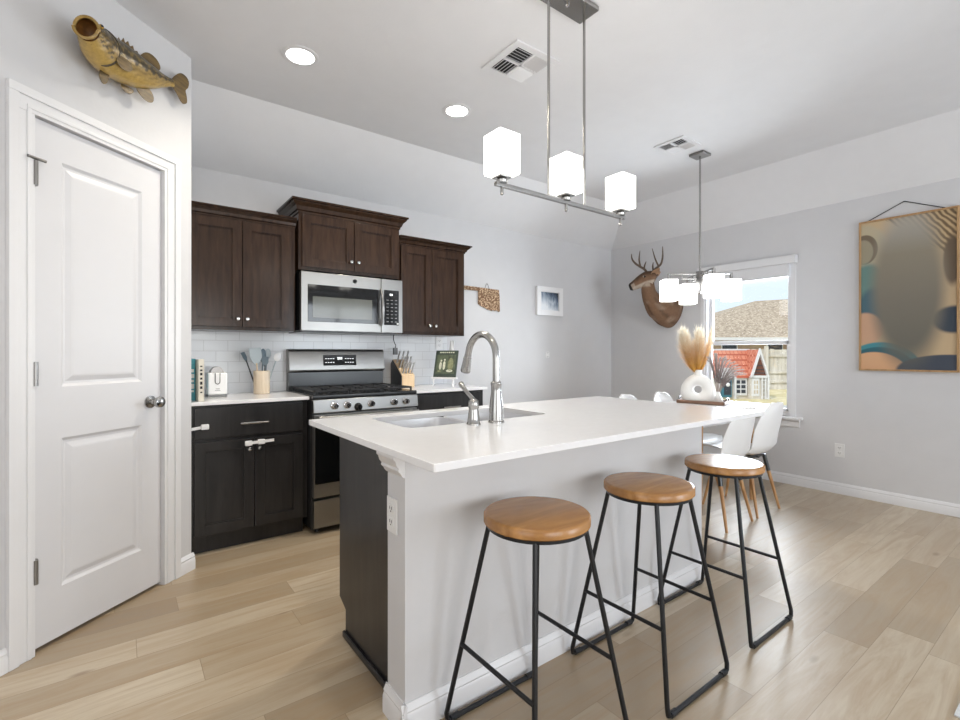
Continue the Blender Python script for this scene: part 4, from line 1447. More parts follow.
# dining chandelier
t = thing('dining_chandelier', 'four-shade chandelier hanging on a rod over the dining table', 'chandelier', (3.813, 2.083, ZC))
cn = link('canopy', G().box(-0.062, 0.062, -0.062, 0.062, -0.020, 0.0, 0.003), 'darknickel', t)
link('rod', G().cyl((0, 0, -0.02), (0, 0, -0.98), 0.008, n=12), 'nickel', t)
link('hub', G().box(-0.024, 0.024, -0.024, 0.024, -1.130, -0.965, 0.003).lathe([(0.018, -1.130), (0.016, -1.145), (0.004, -1.152)], (0, 0, 0), 14), 'nickel', t)
for k in range(4):
    a = math.radians(-39 + 90 * k)
    ca, sa = math.cos(a), math.sin(a)
    R_ = 0.252
    mt = Matrix.Rotation(a, 4, 'Z')
    g = G().box(0.02, R_ + 0.008, -0.007, 0.007, -0.992, -0.978, 0.002, mtx=mt)
    g.box(0.02, 0.15, -0.005, 0.005, -1.030, -1.020, 0.002, mtx=mt).box(0.142, 0.152, -0.005, 0.005, -1.030, -0.980, 0.002, mtx=mt)
    link('arm', g, 'nickel', t)
    g = G().cyl((R_ * ca, R_ * sa, -0.985), (R_ * ca, R_ * sa, -1.035), 0.012, n=12)
    g.box(R_ - 0.028, R_ + 0.028, -0.028, 0.028, -1.040, -1.030, 0.002, mtx=mt)
    link('lamp_cup', g, 'nickel', t)
    g = G()
    s_ = 0.058
    rings = []
    for hw_, z in ((0.03, -1.038), (s_ * 0.98, -1.036), (s_, -1.046), (s_, -1.208), (s_ - 0.005, -1.210), (s_ - 0.006, -1.048), (0.03, -1.044)):
        rings.append([mt @ Vector((R_ + px, py, z)) for px, py in rrect(-hw_, hw_, -hw_, hw_, 0.006, 2)])
    g.rings(rings)
    link('lamp_shade', g, 'shade_dining', t, smooth=False)

# ================================================================== MOUNTED FISH
FISH = attr_material('bass_skin', 0.32, 55, 0.34)
FIN = wood('fin_rays', rgb(66, 52, 28), rgb(122, 98, 54), 0, 3.0, 0.45, 6)
t = pan(thing('mounted_bass', 'mounted largemouth bass with open mouth on the pantry wall above the door', 'mounted fish'))
fpath = [(-0.735, -0.165, 2.512), (-0.712, -0.150, 2.512), (-0.685, -0.135, 2.509), (-0.650, -0.115, 2.506), (-0.60, -0.098, 2.506), (-0.53, -0.085, 2.515), (-0.45, -0.075, 2.527), (-0.37, -0.066, 2.546), (-0.29, -0.056, 2.572), (-0.235, -0.050, 2.592), (-0.205, -0.048, 2.602)]
frad = [(0.040, 0.046), (0.048, 0.060), (0.056, 0.073), (0.064, 0.083), (0.070, 0.088), (0.072, 0.087), (0.066, 0.078), (0.052, 0.060), (0.030, 0.036), (0.016, 0.022), (0.010, 0.019)]


def fine(path, rad, n=4):
    P_, R_ = [], []
    pts = [Vector(p) for p in path]
    for i in range(len(pts) - 1):
        p0, p1, p2, p3 = pts[max(i - 1, 0)], pts[i], pts[i + 1], pts[min(i + 2, len(pts) - 1)]
        for k in range(n):
            q = k / n
            v = 0.5 * ((2 * p1) + (p2 - p0) * q + (2 * p0 - 5 * p1 + 4 * p2 - p3) * q * q + (3 * p1 - p0 - 3 * p2 + p3) * q ** 3)
            P_.append(v)
            R_.append(tuple(rad[i][j] * (1 - q) + rad[i + 1][j] * q for j in range(len(rad[i]))))
    P_.append(pts[-1])
    R_.append(rad[-1])
    return P_, R_


olive, gold, cream, dk = rgb(62, 54, 28), rgb(140, 112, 52), rgb(206, 172, 96), rgb(36, 31, 18)


def mixc(a, b, q):
    q = max(0.0, min(1.0, q))
    return tuple(a[i] * (1 - q) + b[i] * q for i in range(3)) + (1,)


def fish_color(s, a, p):
    v = math.sin(2 * PI * a)            # 1 on the back, -1 on the belly
    n1 = math.sin(61 * s + 7 * v) * math.sin(23 * v - 17 * s + 1.0)
    n2 = math.sin(97 * s - 13 * v + 2.0) * math.sin(41 * v + 29 * s)
    c = mixc(cream, gold, (v + 0.75 + 0.25 * n1) / 0.6)
    c = mixc(c, olive, (v + 0.02 + 0.22 * n1) / 0.40)
    c = mixc(c, dk, (v - 0.62 + 0.25 * n2) / 0.3)
    if s > 0.30:
        lat = 0.20 - 0.10 * math.sin(PI * min(1, (s - 0.3) / 0.7))
        wob = 0.16 + 0.10 * math.sin(88 * s)
        if abs(v - lat) < wob:
            c = mixc(c, dk, 0.85)
        elif abs(v - lat) < wob + 0.16:
            c = mixc(c, cream, 0.35)
    else:
        if v > -0.55 and n1 + 0.6 * n2 > 0.22:
            c = mixc(c, dk, 0.75)
        elif n2 > 0.55:
            c = mixc(c, cream, 0.5)
    return c


fp, fr = fine(fpath, frad, 9)
link('fish_body', G().loft(fp, fr, n=56, colors=fish_color, cap0=False), FISH, t, angle=80)
ip = [Vector(fp[k]) for k in (0, 4, 9, 16, 22)]
ir = [(fr[0][0] * 0.97, fr[0][1] * 0.97), (0.043, 0.052), (0.044, 0.054), (0.03, 0.034), (0.004, 0.004)]
link('mouth_interior', G().loft(ip, ir, n=32, cap0=False, cap1=True), mat('mouth_lining', rgb(112, 74, 34), 0.4, vary=0.3, scale=60), t, angle=80, recalc=False)
d0 = (Vector(fp[1]) - Vector(fp[0])).normalized()
s0 = d0.cross(Vector((0, 0, 1))).normalized()
u0 = s0.cross(d0)
lip = [Vector(fp[0]) + s0 * 0.041 * math.cos(q * PI / 14) + u0 * 0.047 * math.sin(q * PI / 14) - d0 * (0.010 + (0.014 if 15 <= q <= 27 else 0.0)) for q in range(28)]
link('lip', G().tube(lip, 0.006, 8, closed=True), mat('bass_lip', rgb(150, 122, 66), 0.35, vary=0.25, scale=60), t)
for sy, nm in ((-1, 0), (1, 0)):
    c_ = Vector(fp[14]) + s0 * (-sy) * 0.0 + Vector((0.0, sy * 0.046, 0.036))
    ey = link('eye', G().sphere(c_, 0.009, n=14), mat('bass_eye', rgb(190, 150, 70), 0.15, vary=0.05) if sy < 0 else bpy.data.materials['bass_eye'], t)
    link('pupil', G().sphere(c_ + Vector((-0.001, sy * 0.0035, 0.0005)), 0.0065, n=12), 'black', ey)


gi = 26
gd = (Vector(fp[gi + 1]) - Vector(fp[gi])).normalized()
gs_ = gd.cross(Vector((0, 0, 1))).normalized()
gu = gs_.cross(gd)
gp_ = []
for k in range(17):
    an = math.radians(-80 + 160 * k / 16)
    bul = 0.030 * math.cos(an)
    j_ = min(gi + int(bul / 0.006), len(fp) - 1)
    gp_.append(Vector(fp[gi]) + gd * bul + gs_ * (fr[j_][0] * 1.015) * math.cos(an) + gu * (fr[j_][1] * 1.015) * math.sin(an))
link('gill_cover_edge', G().tube(gp_, [0.002] + [0.0045] * 15 + [0.002], 8), mat('gill_edge', rgb(58, 46, 24), 0.4, vary=0.3, scale=60), t)


def fin(name, poly, y, th=0.003, lean=0.0, zref=0.0):
    if 'spiny' not in name:
        n_ = len(poly)
        out = []
        for i in range(n_):
            p0, p1, p2, p3 = [Vector(poly[(i + k) % n_]) for k in (-1, 0, 1, 2)]
            for k in range(4):
                q = k / 4
                out.append(tuple(0.5 * ((2 * p1) + (p2 - p0) * q + (2 * p0 - 5 * p1 + 4 * p2 - p3) * q * q + (3 * p1 - p0 - 3 * p2 + p3) * q ** 3)))
        poly = out
    g = G().prism(poly, 'y', -th / 2, th / 2)
    for v in g.bm.verts:
        v.co.y += y + lean * (v.co.z - zref)
    return link(name, g, FIN, t)


fin('spiny_dorsal_fin', [(-0.535, 2.590), (-0.528, 2.628), (-0.518, 2.615), (-0.505, 2.640), (-0.497, 2.622), (-0.482, 2.640), (-0.474, 2.620), (-0.458, 2.634), (-0.452, 2.614), (-0.436, 2.622), (-0.425, 2.602), (-0.42, 2.585), (-0.48, 2.58)], -0.078)
fin('soft_dorsal_fin', [(-0.415, 2.590), (-0.392, 2.640), (-0.360, 2.662), (-0.322, 2.660), (-0.298, 2.640), (-0.296, 2.618), (-0.318, 2.598), (-0.335, 2.580)], -0.062)
fin('tail_fin', [(-0.212, 2.618), (-0.180, 2.662), (-0.150, 2.684), (-0.118, 2.682), (-0.102, 2.662), (-0.108, 2.630), (-0.124, 2.606), (-0.116, 2.575), (-0.116, 2.545), (-0.138, 2.528), (-0.160, 2.538), (-0.185, 2.565), (-0.212, 2.588)], -0.048)
fin('anal_fin', [(-0.430, 2.455), (-0.405, 2.428), (-0.372, 2.418), (-0.345, 2.428), (-0.338, 2.455), (-0.355, 2.480), (-0.385, 2.485)], -0.068)
fin('pelvic_fin', [(-0.625, 2.432), (-0.632, 2.392), (-0.618, 2.368), (-0.600, 2.378), (-0.590, 2.412), (-0.592, 2.432)], -0.098)
fin('pectoral_fin', [(-0.612, 2.474), (-0.592, 2.492), (-0.556, 2.490), (-0.540, 2.470), (-0.552, 2.448), (-0.586, 2.440), (-0.610, 2.454)], -0.166)
fin('rear_pelvic_fin', [(-0.500, 2.436), (-0.485, 2.410), (-0.455, 2.412), (-0.440, 2.436)], -0.06)

# ================================================================== MOUNTED DEER
DEER = attr_material('deer_fur', 0.85, 45, 0.30)
DX, DY, DZ_ = RX, 3.06, 1.72
t = thing('mounted_deer', 'mounted antlered deer head on the wall beside the dining window', 'deer mount', (DX, DY, DZ_))
npath = [(-0.002, -0.015, -0.02), (-0.05, -0.015, -0.025), (-0.12, -0.010, -0.025), (-0.20, 0.005, 0.0), (-0.26, 0.025, 0.055), (-0.295, 0.045, 0.14), (-0.315, 0.045, 0.225), (-0.320, 0.035, 0.300), (-0.315, 0.015, 0.345)]
nrad = [(0.168, 0.215), (0.172, 0.212), (0.160, 0.186), (0.130, 0.140), (0.094, 0.104), (0.074, 0.084), (0.064, 0.074), (0.056, 0.064), (0.030, 0.030)]
fur, fur_d, pale = rgb(140, 106, 80), rgb(88, 64, 46), rgb(216, 202, 184)


def neck_color(s, a, p):
    c = mixc(fur, fur_d, 0.5 + 0.5 * math.sin(2 * PI * a) * 0.6 - 0.2)
    if 0.74 < s < 0.84 and math.sin(2 * PI * a) < -0.62:
        c = mixc(c, pale, 0.6)
    if s < 0.10:
        c = mixc(c, fur_d, 0.35)
    fold_shade = a * 6 + 1.1 * s  # crease shade of the chest painted into the fur, paler alongside
    if s < 0.55 and abs(fold_shade - round(fold_shade)) < 0.07:
        c = mixc(c, fur_d, 0.65)
    elif s < 0.55 and abs(fold_shade - round(fold_shade)) < 0.16:
        c = mixc(c, pale, 0.18)
    return c


# the trophy neck: rings swing from facing the room to facing up
P_, R_ = fine(npath, nrad, 4)
g = G()
g.col = g.bm.verts.layers.float_color.new('Col')
rings = []
for i, p in enumerate(P_):
    dd = (P_[min(i + 1, len(P_) - 1)] - P_[max(i - 1, 0)]).normalized()
    s_ = Vector((0, 1, 0))
    s_ = (s_ - dd * s_.dot(dd)).normalized()
    u_ = dd.cross(s_)
    if u_.z < 0 or (abs(u_.z) < 0.3 and u_.x < 0):
        u_ = -u_
    a_, b_ = R_[i]
    row = []
    for k in range(28):
        an = 2 * PI * k / 28
        # breast of the shoulder mount is fuller low down
        row.append(p + s_ * a_ * math.cos(an) * (1 - 0.22 * max(0, -math.sin(an)) * (i < 12)) + u_ * b_ * math.sin(an))
    rings.append(row)
g.rings(rings, colors=neck_color)
link('neck_and_shoulder', g, DEER, t, angle=80)
hp_ = [(-0.285, -0.035, 0.290), (-0.300, -0.010, 0.300), (-0.335, 0.045, 0.290), (-0.362, 0.090, 0.268), (-0.385, 0.126, 0.246), (-0.406, 0.162, 0.224), (-0.420, 0.188, 0.210), (-0.428, 0.202, 0.204)]
hr_ = [(0.036, 0.045), (0.058, 0.076), (0.064, 0.084), (0.058, 0.074), (0.047, 0.061), (0.038, 0.050), (0.034, 0.043), (0.020, 0.027)]


def head_color(s, a, p):
    v = math.sin(2 * PI * a)
    c = mixc(fur, fur_d, (v - 0.1) / 0.6)
    if v < -0.45:
        c = mixc(c, pale, 0.8)
    if 0.66 < s < 0.82:
        c = mixc(c, pale if v < 0.3 else fur_d, 0.6)
    if s > 0.82:
        c = rgb(30, 26, 24)
    return c


hP, hR = fine(hp_, hr_, 4)
link('head', G().loft(hP, hR, n=24, colors=head_color), DEER, t, angle=80)
hd_ = (Vector(hp_[5]) - Vector(hp_[2])).normalized()
hs_ = hd_.cross(Vector((0, 0, 1))).normalized()
for sg in (-1, 1):
    c_ = Vector((-0.346, 0.062, 0.308)) + hs_ * sg * 0.054
    rim_ = link('eye_ring', G().sphere(c_ - hs_ * sg * 0.004, 0.017, n=14, sz=0.8), mat('pale_fur', pale, 0.9, vary=0.1) if sg < 0 else bpy.data.materials['pale_fur'], t)
    link('eye', G().sphere(c_, 0.0145, n=14, sz=0.85), 'black', t)
    # leaf-shaped ear
    eb = Vector((-0.292, 0.000, 0.340)) + hs_ * sg * 0.040
    tipv = hs_ * sg * 0.105 + Vector((0.060, -0.045, 0.045))
    el = tipv.normalized()
    ew = el.cross(Vector((0.3, 0.5, 0.2))).normalized()
    en = el.cross(ew)
    def fe(u, v, eb=eb, tipv=tipv, ew=ew, en=en):
        x = (u - 0.5) * 2
        wv = 0.034 * (math.sin(PI * (0.16 + 0.84 * v)) ** 0.8)
        return eb + tipv * v + ew * x * wv + en * (0.020 * x * x * (1 - v * 0.6))
    link('ear', G().grid(fe, 8, 12, thick=0.004), mat('ear_fur', rgb(168, 136, 108), 0.9, vary=0.2, scale=40) if sg < 0 else bpy.data.materials['ear_fur'], t)
ANT = mat('antler_bone', rgb(88, 72, 58), 0.6, vary=0.25, scale=30)
b0 = Vector((-DX, -DY, -DZ_))
beams = [
    ([(4.590, 3.100, 2.060), (4.575, 3.125, 2.115), (4.545, 3.165, 2.150), (4.515, 3.205, 2.190), (4.498, 3.232, 2.240), (4.498, 3.238, 2.295)],
     [[(4.548, 3.160, 2.148), (4.548, 3.176, 2.23), (4.552, 3.168, 2.325)], [(4.570, 3.130, 2.12), (4.566, 3.118, 2.16), (4.572, 3.104, 2.200)]]),
    ([(4.610, 3.062, 2.060), (4.618, 3.030, 2.105), (4.630, 2.995, 2.135), (4.642, 2.968, 2.165), (4.650, 2.955, 2.24), (4.645, 2.953, 2.345)],
     [[(4.632, 2.992, 2.137), (4.615, 3.022, 2.22), (4.602, 3.050, 2.335)], [(4.614, 3.045, 2.09), (4.606, 3.046, 2.14), (4.606, 3.040, 2.185)]])]
for main, tines in beams:
    pts, rr = fine([Vector(p) + b0 for p in main], [(0.016,), (0.0135,), (0.0125,), (0.0110,), (0.009,), (0.0035,)], 4)
    g = G().tube(pts, [q[0] for q in rr], 10)
    for tn in tines:
        pts, rr = fine([Vector(p) + b0 for p in tn], [(0.0105,), (0.0085,), (0.003,)], 5)
        g.tube(pts, [q[0] for q in rr], 8)
    link('antler', g, ANT, t)

# ================================================================== WALL ART
WS = NT('lettered_plywood')
f1 = WS.noise(WS.obj(), 70, 4, 0.7)
vor = WS.n('ShaderNodeTexVoronoi')
vor.inputs['Scale'].default_value = 75
WS.l(WS.obj(), vor.inputs['Vector'])
WS.col(WS.mix(WS.ramp(vor.outputs['Distance'], [(0.25, (0, 0, 0, 1)), (0.55, (1, 1, 1, 1))]), rgb(214, 184, 150), rgb(112, 80, 52)))
WS.set(rough=0.7)
t = thing('state_sign', 'brown speckled wooden sign in the outline of a state, on the kitchen wall', 'wall sign', (2.90, BY, 1.74))
okp = [(2.580, 1.862), (2.580, 1.820), (2.838, 1.820), (2.838, 1.690), (2.870, 1.672), (2.900, 1.660), (2.925, 1.655), (2.950, 1.640), (2.980, 1.640), (3.005, 1.628), (3.025, 1.640), (3.045, 1.632), (3.070, 1.640), (3.100, 1.622), (3.112, 1.632), (3.108, 1.780), (3.098, 1.850)]
link('board', G().prism([(x - 2.90, z - 1.74) for x, z in okp], 'y', -0.014, -0.002, b=0.0015), WS.m, t)
link('hanger', G().tube([(0.02, -0.008, 0.105), (0.035, -0.006, 0.150), (0.05, -0.004, 0.165), (0.062, -0.006, 0.150), (0.075, -0.008, 0.102)], 0.002, 6), 'darkgrey', t)

t = thing('small_picture_frame', 'small white framed seascape on the kitchen wall near the room corner', 'picture', (3.821, BY, 1.778))
g = G()
hw_, hh_ = 0.200, 0.158
fw_ = 0.058
for q in ((-hw_, -hw_ + fw_, -hh_, hh_), (hw_ - fw_, hw_, -hh_, hh_), (-hw_ + fw_, hw_ - fw_, -hh_, -hh_ + fw_), (-hw_ + fw_, hw_ - fw_, hh_ - fw_, hh_)):
    g.box(q[0], q[1], -0.032, -0.001, q[2], q[3], 0.002)
link('frame', g, 'whiteplastic', t)
PP = NT('misty_blue_print')
sp_ = PP.n('ShaderNodeSeparateXYZ')
PP.l(PP.obj(), sp_.inputs[0])
nz = PP.noise(PP.mapping(PP.obj(), (9, 9, 4)), 1.0, 4, 0.6, 1.0)
PP.col(PP.ramp(PP.math('ADD', PP.math('MULTIPLY', sp_.outputs[2], 3.2), PP.math('ADD', PP.math('MULTIPLY', sp_.outputs[0], 1.6), nz)), [(0.30, rgb(230, 234, 238)), (0.5, rgb(170, 182, 196)), (0.72, rgb(92, 108, 128)), (0.95, rgb(54, 62, 74))]))
PP.set(rough=0.25)
link('print', G().box(-hw_ + fw_, hw_ - fw_, -0.012, -0.008, -hh_ + fw_, hh_ - fw_), PP.m, t, smooth=False)

# large portrait print, face area softly blurred
t = thing('large_portrait', 'large oak framed blurred portrait hanging from a cord on the dining wall', 'picture', (RX, 1.012, 1.67), math.radians(-90))
PW, PH = 0.298, 0.611
g = G()
for q in ((-PW, -PW + 0.014, -PH, PH), (PW - 0.014, PW, -PH, PH), (-PW + 0.014, PW - 0.014, -PH, -PH + 0.014), (-PW + 0.014, PW - 0.014, PH - 0.014, PH)):
    g.box(q[0], q[1], -0.030, -0.002, q[2], q[3], 0.0015)
link('frame', g, 'oakframe', t)
A = NT('blurred_portrait_print')
sx_ = A.n('ShaderNodeSeparateXYZ')
A.l(A.obj(), sx_.inputs[0])
X, Z = sx_.outputs[0], sx_.outputs[2]


def blob(cx_, cz_, rx_, rz_, soft=0.25):
    a_ = A.math('DIVIDE', A.math('SUBTRACT', X, cx_), rx_)
    b_ = A.math('DIVIDE', A.math('SUBTRACT', Z, cz_), rz_)
    dd_ = A.math('SQRT', A.math('ADD', A.math('MULTIPLY', a_, a_), A.math('MULTIPLY', b_, b_)))
    mr = A.n('ShaderNodeMapRange', interpolation_type='SMOOTHSTEP')
    A.l(dd_, mr.inputs[0])
    mr.inputs[1].default_value = 1 - soft
    mr.inputs[2].default_value = 1 + soft
    mr.inputs[3].default_value = 1
    mr.inputs[4].default_value = 0
    return mr.outputs[0]


wv = A.n('ShaderNodeTexWave', wave_type='BANDS')
A.l(A.mapping(A.obj(), (9, 9, 9), (0, math.radians(35), 0)), wv.inputs['Vector'])
wv.inputs['Scale'].default_value = 1.2
wv.inputs['Distortion'].default_value = 3.0
hair = A.ramp(wv.outputs['Fac'], [(0.15, rgb(104, 84, 60)), (0.5, rgb(150, 124, 88)), (0.9, rgb(184, 160, 122))])
c = A.mix(A.math('GREATER_THAN', A.math('ADD', Z, A.math('MULTIPLY', X, 0.9)), 0.48), rgb(188, 164, 130), hair)
c = A.mix(blob(-0.27, 0.36, 0.16, 0.22, 0.1), c, rgb(178, 166, 140))
c = A.mix(blob(-0.26, 0.38, 0.085, 0.12, 0.05), c, rgb(110, 96, 78))
c = A.mix(blob(-0.27, 0.36, 0.065, 0.10, 0.1), c, rgb(150, 142, 120))
c = A.mix(blob(-0.24, 0.02, 0.14, 0.24, 0.12), c, rgb(96, 128, 122))
c = A.mix(blob(-0.20, -0.10, 0.10, 0.16, 0.2), c, rgb(64, 96, 108))
c = A.mix(blob(-0.26, -0.27, 0.12, 0.13, 0.1), c, rgb(190, 152, 124))
c = A.mix(blob(-0.16, -0.62, 0.26, 0.24, 0.03), c, rgb(58, 130, 140))
c = A.mix(blob(-0.17, -0.66, 0.25, 0.24, 0.03), c, rgb(38, 92, 104))
c = A.mix(blob(-0.20, -0.70, 0.24, 0.24, 0.03), c, rgb(204, 160, 122))
c = A.mix(blob(0.27, -0.22, 0.12, 0.10, 0.15), c, rgb(46, 58, 72))
c = A.mix(blob(0.24, -0.60, 0.30, 0.12, 0.05), c, rgb(60, 68, 82))
c = A.mix(blob(0.26, 0.22, 0.05, 0.18, 0.2), c, rgb(96, 80, 62))
core = A.ramp(A.math('ADD', A.math('MULTIPLY', Z, 0.8), 0.5), [(0.02, rgb(92, 92, 84)), (0.45, rgb(116, 110, 98)), (0.75, rgb(134, 126, 110)), (1.0, rgb(168, 164, 156))])
c = A.mix(blob(0.005, 0.05, 0.215, 0.60, 0.26), c, core)
A.col(c)
A.set(rough=0.55)
link('print', G().box(-PW + 0.012, PW - 0.012, -0.020, -0.012, -PH + 0.012, PH - 0.012), A.m, t, smooth=False)
link('hanging_cord', G().tube([(-PW + 0.055, -0.012, PH), (-0.02, -0.006, PH + 0.108), (-0.012, -0.006, PH + 0.110), (PW - 0.075, -0.012, PH)], 0.0035, 6), 'darkgrey', t)
link('nail', G().cyl((-0.016, -0.014, PH + 0.108), (-0.016, 0.0, PH + 0.108), 0.004, n=8), 'darkgrey', t)

# rug corner
t = thing('area_rug', 'slate blue rug with pale border, just showing on the floor', 'rug', (2.205, 0.335, 0))
link('pile', G().box(0.02, 2.0, -2.2, -0.02, 0.0005, 0.008, 0.002), 'rug', t)
g = G()
for q in ((0, 2.02, -0.02, 0), (0, 0.02, -2.2, -0.02)):
    g.box(q[0], q[1], q[2], q[3], 0.0005, 0.007, 0.002)
link('border', g, 'rugedge', t)

# ================================================================== THE YARD
GZ = -0.15
LAWN = NT('dry_lawn')
n1 = LAWN.noise(LAWN.obj(), 3.0, 5, 0.7)
LAWN.col(LAWN.ramp(n1, [(0.35, rgb(192, 176, 132)), (0.65, rgb(222, 210, 168))]))
LAWN.set(rough=0.95)
struct('ground', G().box(RX + 0.13, 70, -40, 70, GZ - 0.2, GZ), LAWN.m, smooth=False, label='dry pale lawn of the yard')
PAV = NT('pale_gravel')
n1 = PAV.noise(PAV.obj(), 9.0, 4, 0.8)
PAV.col(PAV.ramp(n1, [(0.4, rgb(150, 150, 150)), (0.6, rgb(214, 214, 212))]))
PAV.set(rough=0.95)
o = link('gravel_bed', G().box(5.4, 13.6, 4.6, 9.5, GZ, GZ + 0.02), PAV.m, smooth=False)
tag(o, 'pale grey gravel in front of the playhouse', 'gravel', kind='stuff')

SH = NT('tan_roof_shingle')
n1 = SH.noise(SH.mapping(SH.obj(), (6, 6, 14)), 1.2, 5, 0.75)
SH.col(SH.ramp(n1, [(0.36, rgb(128, 112, 96)), (0.62, rgb(206, 190, 170))]))
SH.set(rough=0.95)
BR = NT('tan_brick')
br = BR.n('ShaderNodeTexBrick')
br.inputs['Color1'].default_value = rgb(150, 120, 96)
br.inputs['Color2'].default_value = rgb(176, 148, 120)
br.inputs['Mortar'].default_value = rgb(186, 176, 160)
br.inputs['Scale'].default_value = 1.0
br.inputs['Brick Width'].default_value = 0.22
br.inputs['Row Height'].default_value = 0.075
br.inputs['Mortar Size'].default_value = 0.008
BR.l(BR.mapping(BR.obj(), (1, 1, 1), (math.radians(90), 0, 0)), br.inputs['Vector'])
BR.col(br.outputs['Color'])
BR.set(rough=0.9)
YR = math.radians(-36.73)
t = thing('neighbour_house', 'tan brick house with shingled hip roof beyond the fence', 'house', (27.48, 11.92, GZ), YR)
link('brick_wall', G().box(-4.7, 8.6, 0.5, 8.0, 0, 2.25), BR.m, t, smooth=False)
g = G()
bm = g.bm
V = [bm.verts.new(p) for p in ((-5.2, 0, 2.20), (9.1, 0, 2.20), (9.1, 8.5, 2.20), (-5.2, 8.5, 2.20), (2.4, 4.2, 4.64), (6.2, 4.2, 4.86))]
for q in ((0, 1, 5, 4), (1, 2, 5), (2, 3, 4, 5), (3, 0, 4)):
    bm.faces.new([V[i] for i in q])
bm.faces.new((V[3], V[2], V[1], V[0]))
link('hip_roof', g, SH.m, t, smooth=False)
link('fascia', G().box(-5.2, 9.1, -0.03, 0.0, 2.05, 2.21), M['trim'], t, smooth=False)
for x in (-1.6, 0.9):
    wv_ = link('house_window', G().box(x, x + 0.9, 0.46, 0.5, 0.9, 1.95), M['trim'], t, smooth=False)
    link('pane', G().box(x + 0.06, x + 0.84, 0.44, 0.46, 0.96, 1.89), 'glassblack', wv_, smooth=False)
link('roof_vent', G().box(4.6, 5.0, 3.3, 3.7, 4.2, 4.75), SH.m, t, smooth=False)

FW = wood('weathered_fence_board', rgb(182, 176, 165), rgb(218, 213, 204), 2, 0.4, 0.9)
t = thing('wooden_fence', 'weathered board fence with horizontal rails behind the playhouse', 'fence', (19.47, 7.92, GZ), YR)
g = G()
x = -6.0
while x < 7.0:
    hgt = 1.50 + random.uniform(-0.015, 0.015)
    g.box(x, x + 0.133, 0.0, 0.02, 0.0, hgt)
    x += 0.14
link('picket_boards', g, FW, t, smooth=False)
for z in (0.25, 0.60, 1.22):
    link('rail', G().box(-6.0, 7.0, -0.06, 0.0, z, z + 0.09), FW, t, smooth=False)
for x in (-5.0, -2.6, -0.25, 2.1, 4.5):
    link('post', G().box(x, x + 0.10, -0.16, -0.06, 0.0, 1.62), FW, t, smooth=False)

# playhouse
RED = NT('orange_red_shingle')
br = RED.n('ShaderNodeTexBrick')
br.inputs['Color1'].default_value = rgb(196, 122, 96)
br.inputs['Color2'].default_value = rgb(208, 142, 116)
br.inputs['Mortar'].default_value = rgb(168, 84, 62)
br.inputs['Scale'].default_value = 1.0
br.inputs['Brick Width'].default_value = 0.12
br.inputs['Row Height'].default_value = 0.055
br.inputs['Mortar Size'].default_value = 0.008
RED.l(RED.mapping(RED.obj(), (1, 1, 1), (math.radians(50), 0, 0)), br.inputs['Vector'])
RED.col(br.outputs['Color'])
RED.set(rough=0.8)
TEAL = mat('teal_paint', rgb(64, 118, 134), 0.6, vary=0.1)
NAVY = mat('dark_opening', rgb(52, 56, 66), 0.6, vary=0.1)
GBROWN = mat('brown_gable', rgb(112, 72, 58), 0.7, vary=0.15)
PWALL = mat('playhouse_wall', rgb(206, 200, 190), 0.7, vary=0.05)
t = thing('playhouse', 'small playhouse with orange-red roof and white trim out in the yard', 'playhouse', (14.68, 6.876, GZ), YR)
link('playhouse_wall', G().box(-0.66, 0.62, 0.0, 0.95, 0.0, 0.70).box(0.30, 0.78, -0.18, 0.2, 0.0, 0.70), PWALL, t, smooth=False)
g = G()
g.prism([(-0.10, 0.62), (0.47, 1.47), (1.04, 0.62), (0.98, 0.62), (0.47, 1.40), (-0.04, 0.62)], 'x', -0.80, 0.62)
link('roof', g, RED.m, t, smooth=False)
link('cross_roof', G().prism([(0.28, 0.66), (0.80, 0.66), (0.54, 1.46)], 'y', -0.20, 0.45), RED.m, t, smooth=False)
link('ridge_cap', G().box(-0.80, 0.62, 0.44, 0.50, 1.44, 1.485), M['trim'], t, smooth=False)
link('front_gable', G().prism([(0.32, 0.68), (0.76, 0.68), (0.54, 1.40)], 'y', -0.205, -0.15), GBROWN, t, smooth=False)
g = G()
for a_, b_ in (((0.27, 0.66), (0.54, 1.50)), ((0.81, 0.66), (0.54, 1.50))):
    dx_ = 0.055 if a_[0] < b_[0] else -0.055
    g.prism([a_, b_, (b_[0], b_[1] - 0.17), (a_[0] + dx_, a_[1])], 'y', -0.27, -0.20)
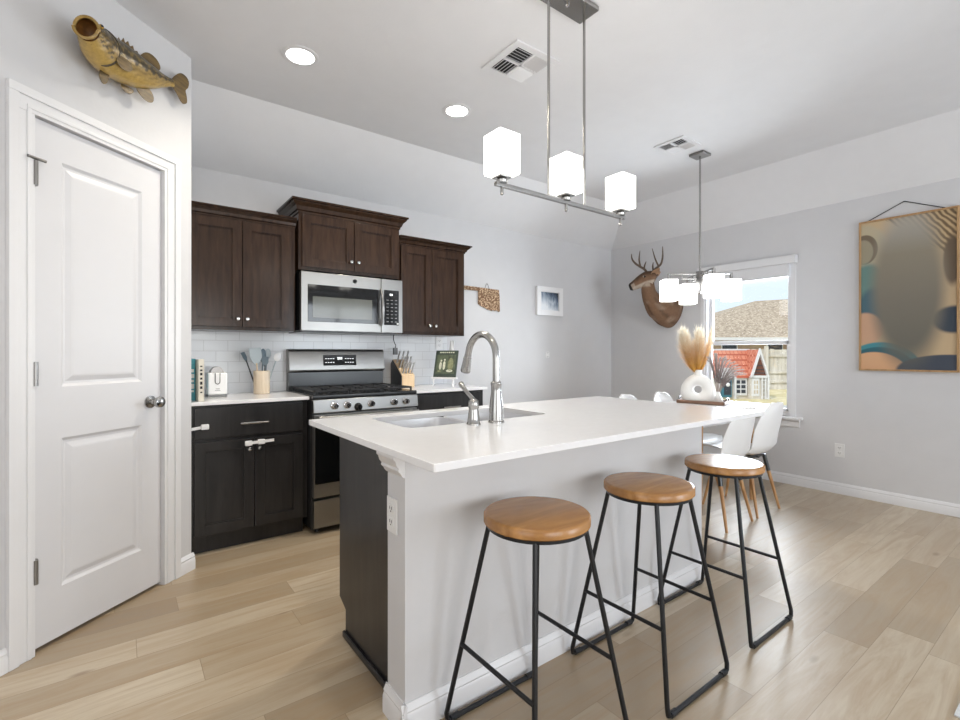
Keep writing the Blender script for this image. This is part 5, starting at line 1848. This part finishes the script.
g.box(0.29, 0.79, -0.24, -0.18, 0.63, 0.70)
link('gable_trim', g, M['trim'], t, smooth=False)
link('gable_slats', G().box(0.40, 0.68, -0.215, -0.20, 0.86, 0.885).box(0.36, 0.72, -0.215, -0.20, 0.76, 0.785).box(0.45, 0.63, -0.215, -0.20, 0.98, 1.005), NAVY, t, smooth=False)
link('porch_gable', G().prism([(-0.72, 0.62), (-0.10, 0.62), (-0.30, 0.92), (-0.45, 0.92)], 'y', -0.14, 0.3), M['trim'], t, smooth=False)
dr = link('playhouse_door', G().box(-0.50, -0.19, -0.06, 0.0, 0.05, 0.62), TEAL, t, smooth=False)
link('door_panel', G().box(-0.42, -0.22, -0.075, -0.06, 0.12, 0.52), NAVY, dr, smooth=False)
link('door_wreath', G().lathe([(0.06, -0.08), (0.03, -0.10), (0.003, -0.1)], (-0.31, 0, 0.42), 12, 'y'), M['whiteplastic'], dr)
for x0, x1 in ((-0.11, 0.27), (0.33, 0.54)):
    y = -0.05 if x0 < 0.3 else -0.22
    wn_ = link('playhouse_window', G().box(x0, x1, y, y + 0.06, 0.10, 0.62), M['trim'], t, smooth=False)
    mid = (x0 + x1) / 2
    g = G()
    for a_, b_ in ((x0 + 0.05, mid - 0.02), (mid + 0.02, x1 - 0.05)):
        for k in range(3):
            g.box(a_, b_, y - 0.01, y + 0.01, 0.17 + 0.14 * k, 0.27 + 0.14 * k)
    link('window_openings', g, NAVY if x0 < 0.3 else mat('beige_curtain', rgb(190, 176, 156), 0.8), wn_, smooth=False)
g = G().box(0.60, 0.63, -0.24, -0.20, 0.0, 0.62).box(0.70, 0.73, -0.24, -0.20, 0.0, 0.62).box(0.78, 0.82, -0.24, -0.18, 0.0, 0.66)
for k in range(5):
    g.box(0.60, 0.73, -0.235, -0.205, 0.06 + 0.12 * k, 0.085 + 0.12 * k)
link('trellis', g, M['trim'], t, smooth=False)
for x in (-0.62, -0.14):
    link('porch_post', G().box(x, x + 0.05, -0.14, -0.09, 0.0, 0.64), M['trim'], t, smooth=False)
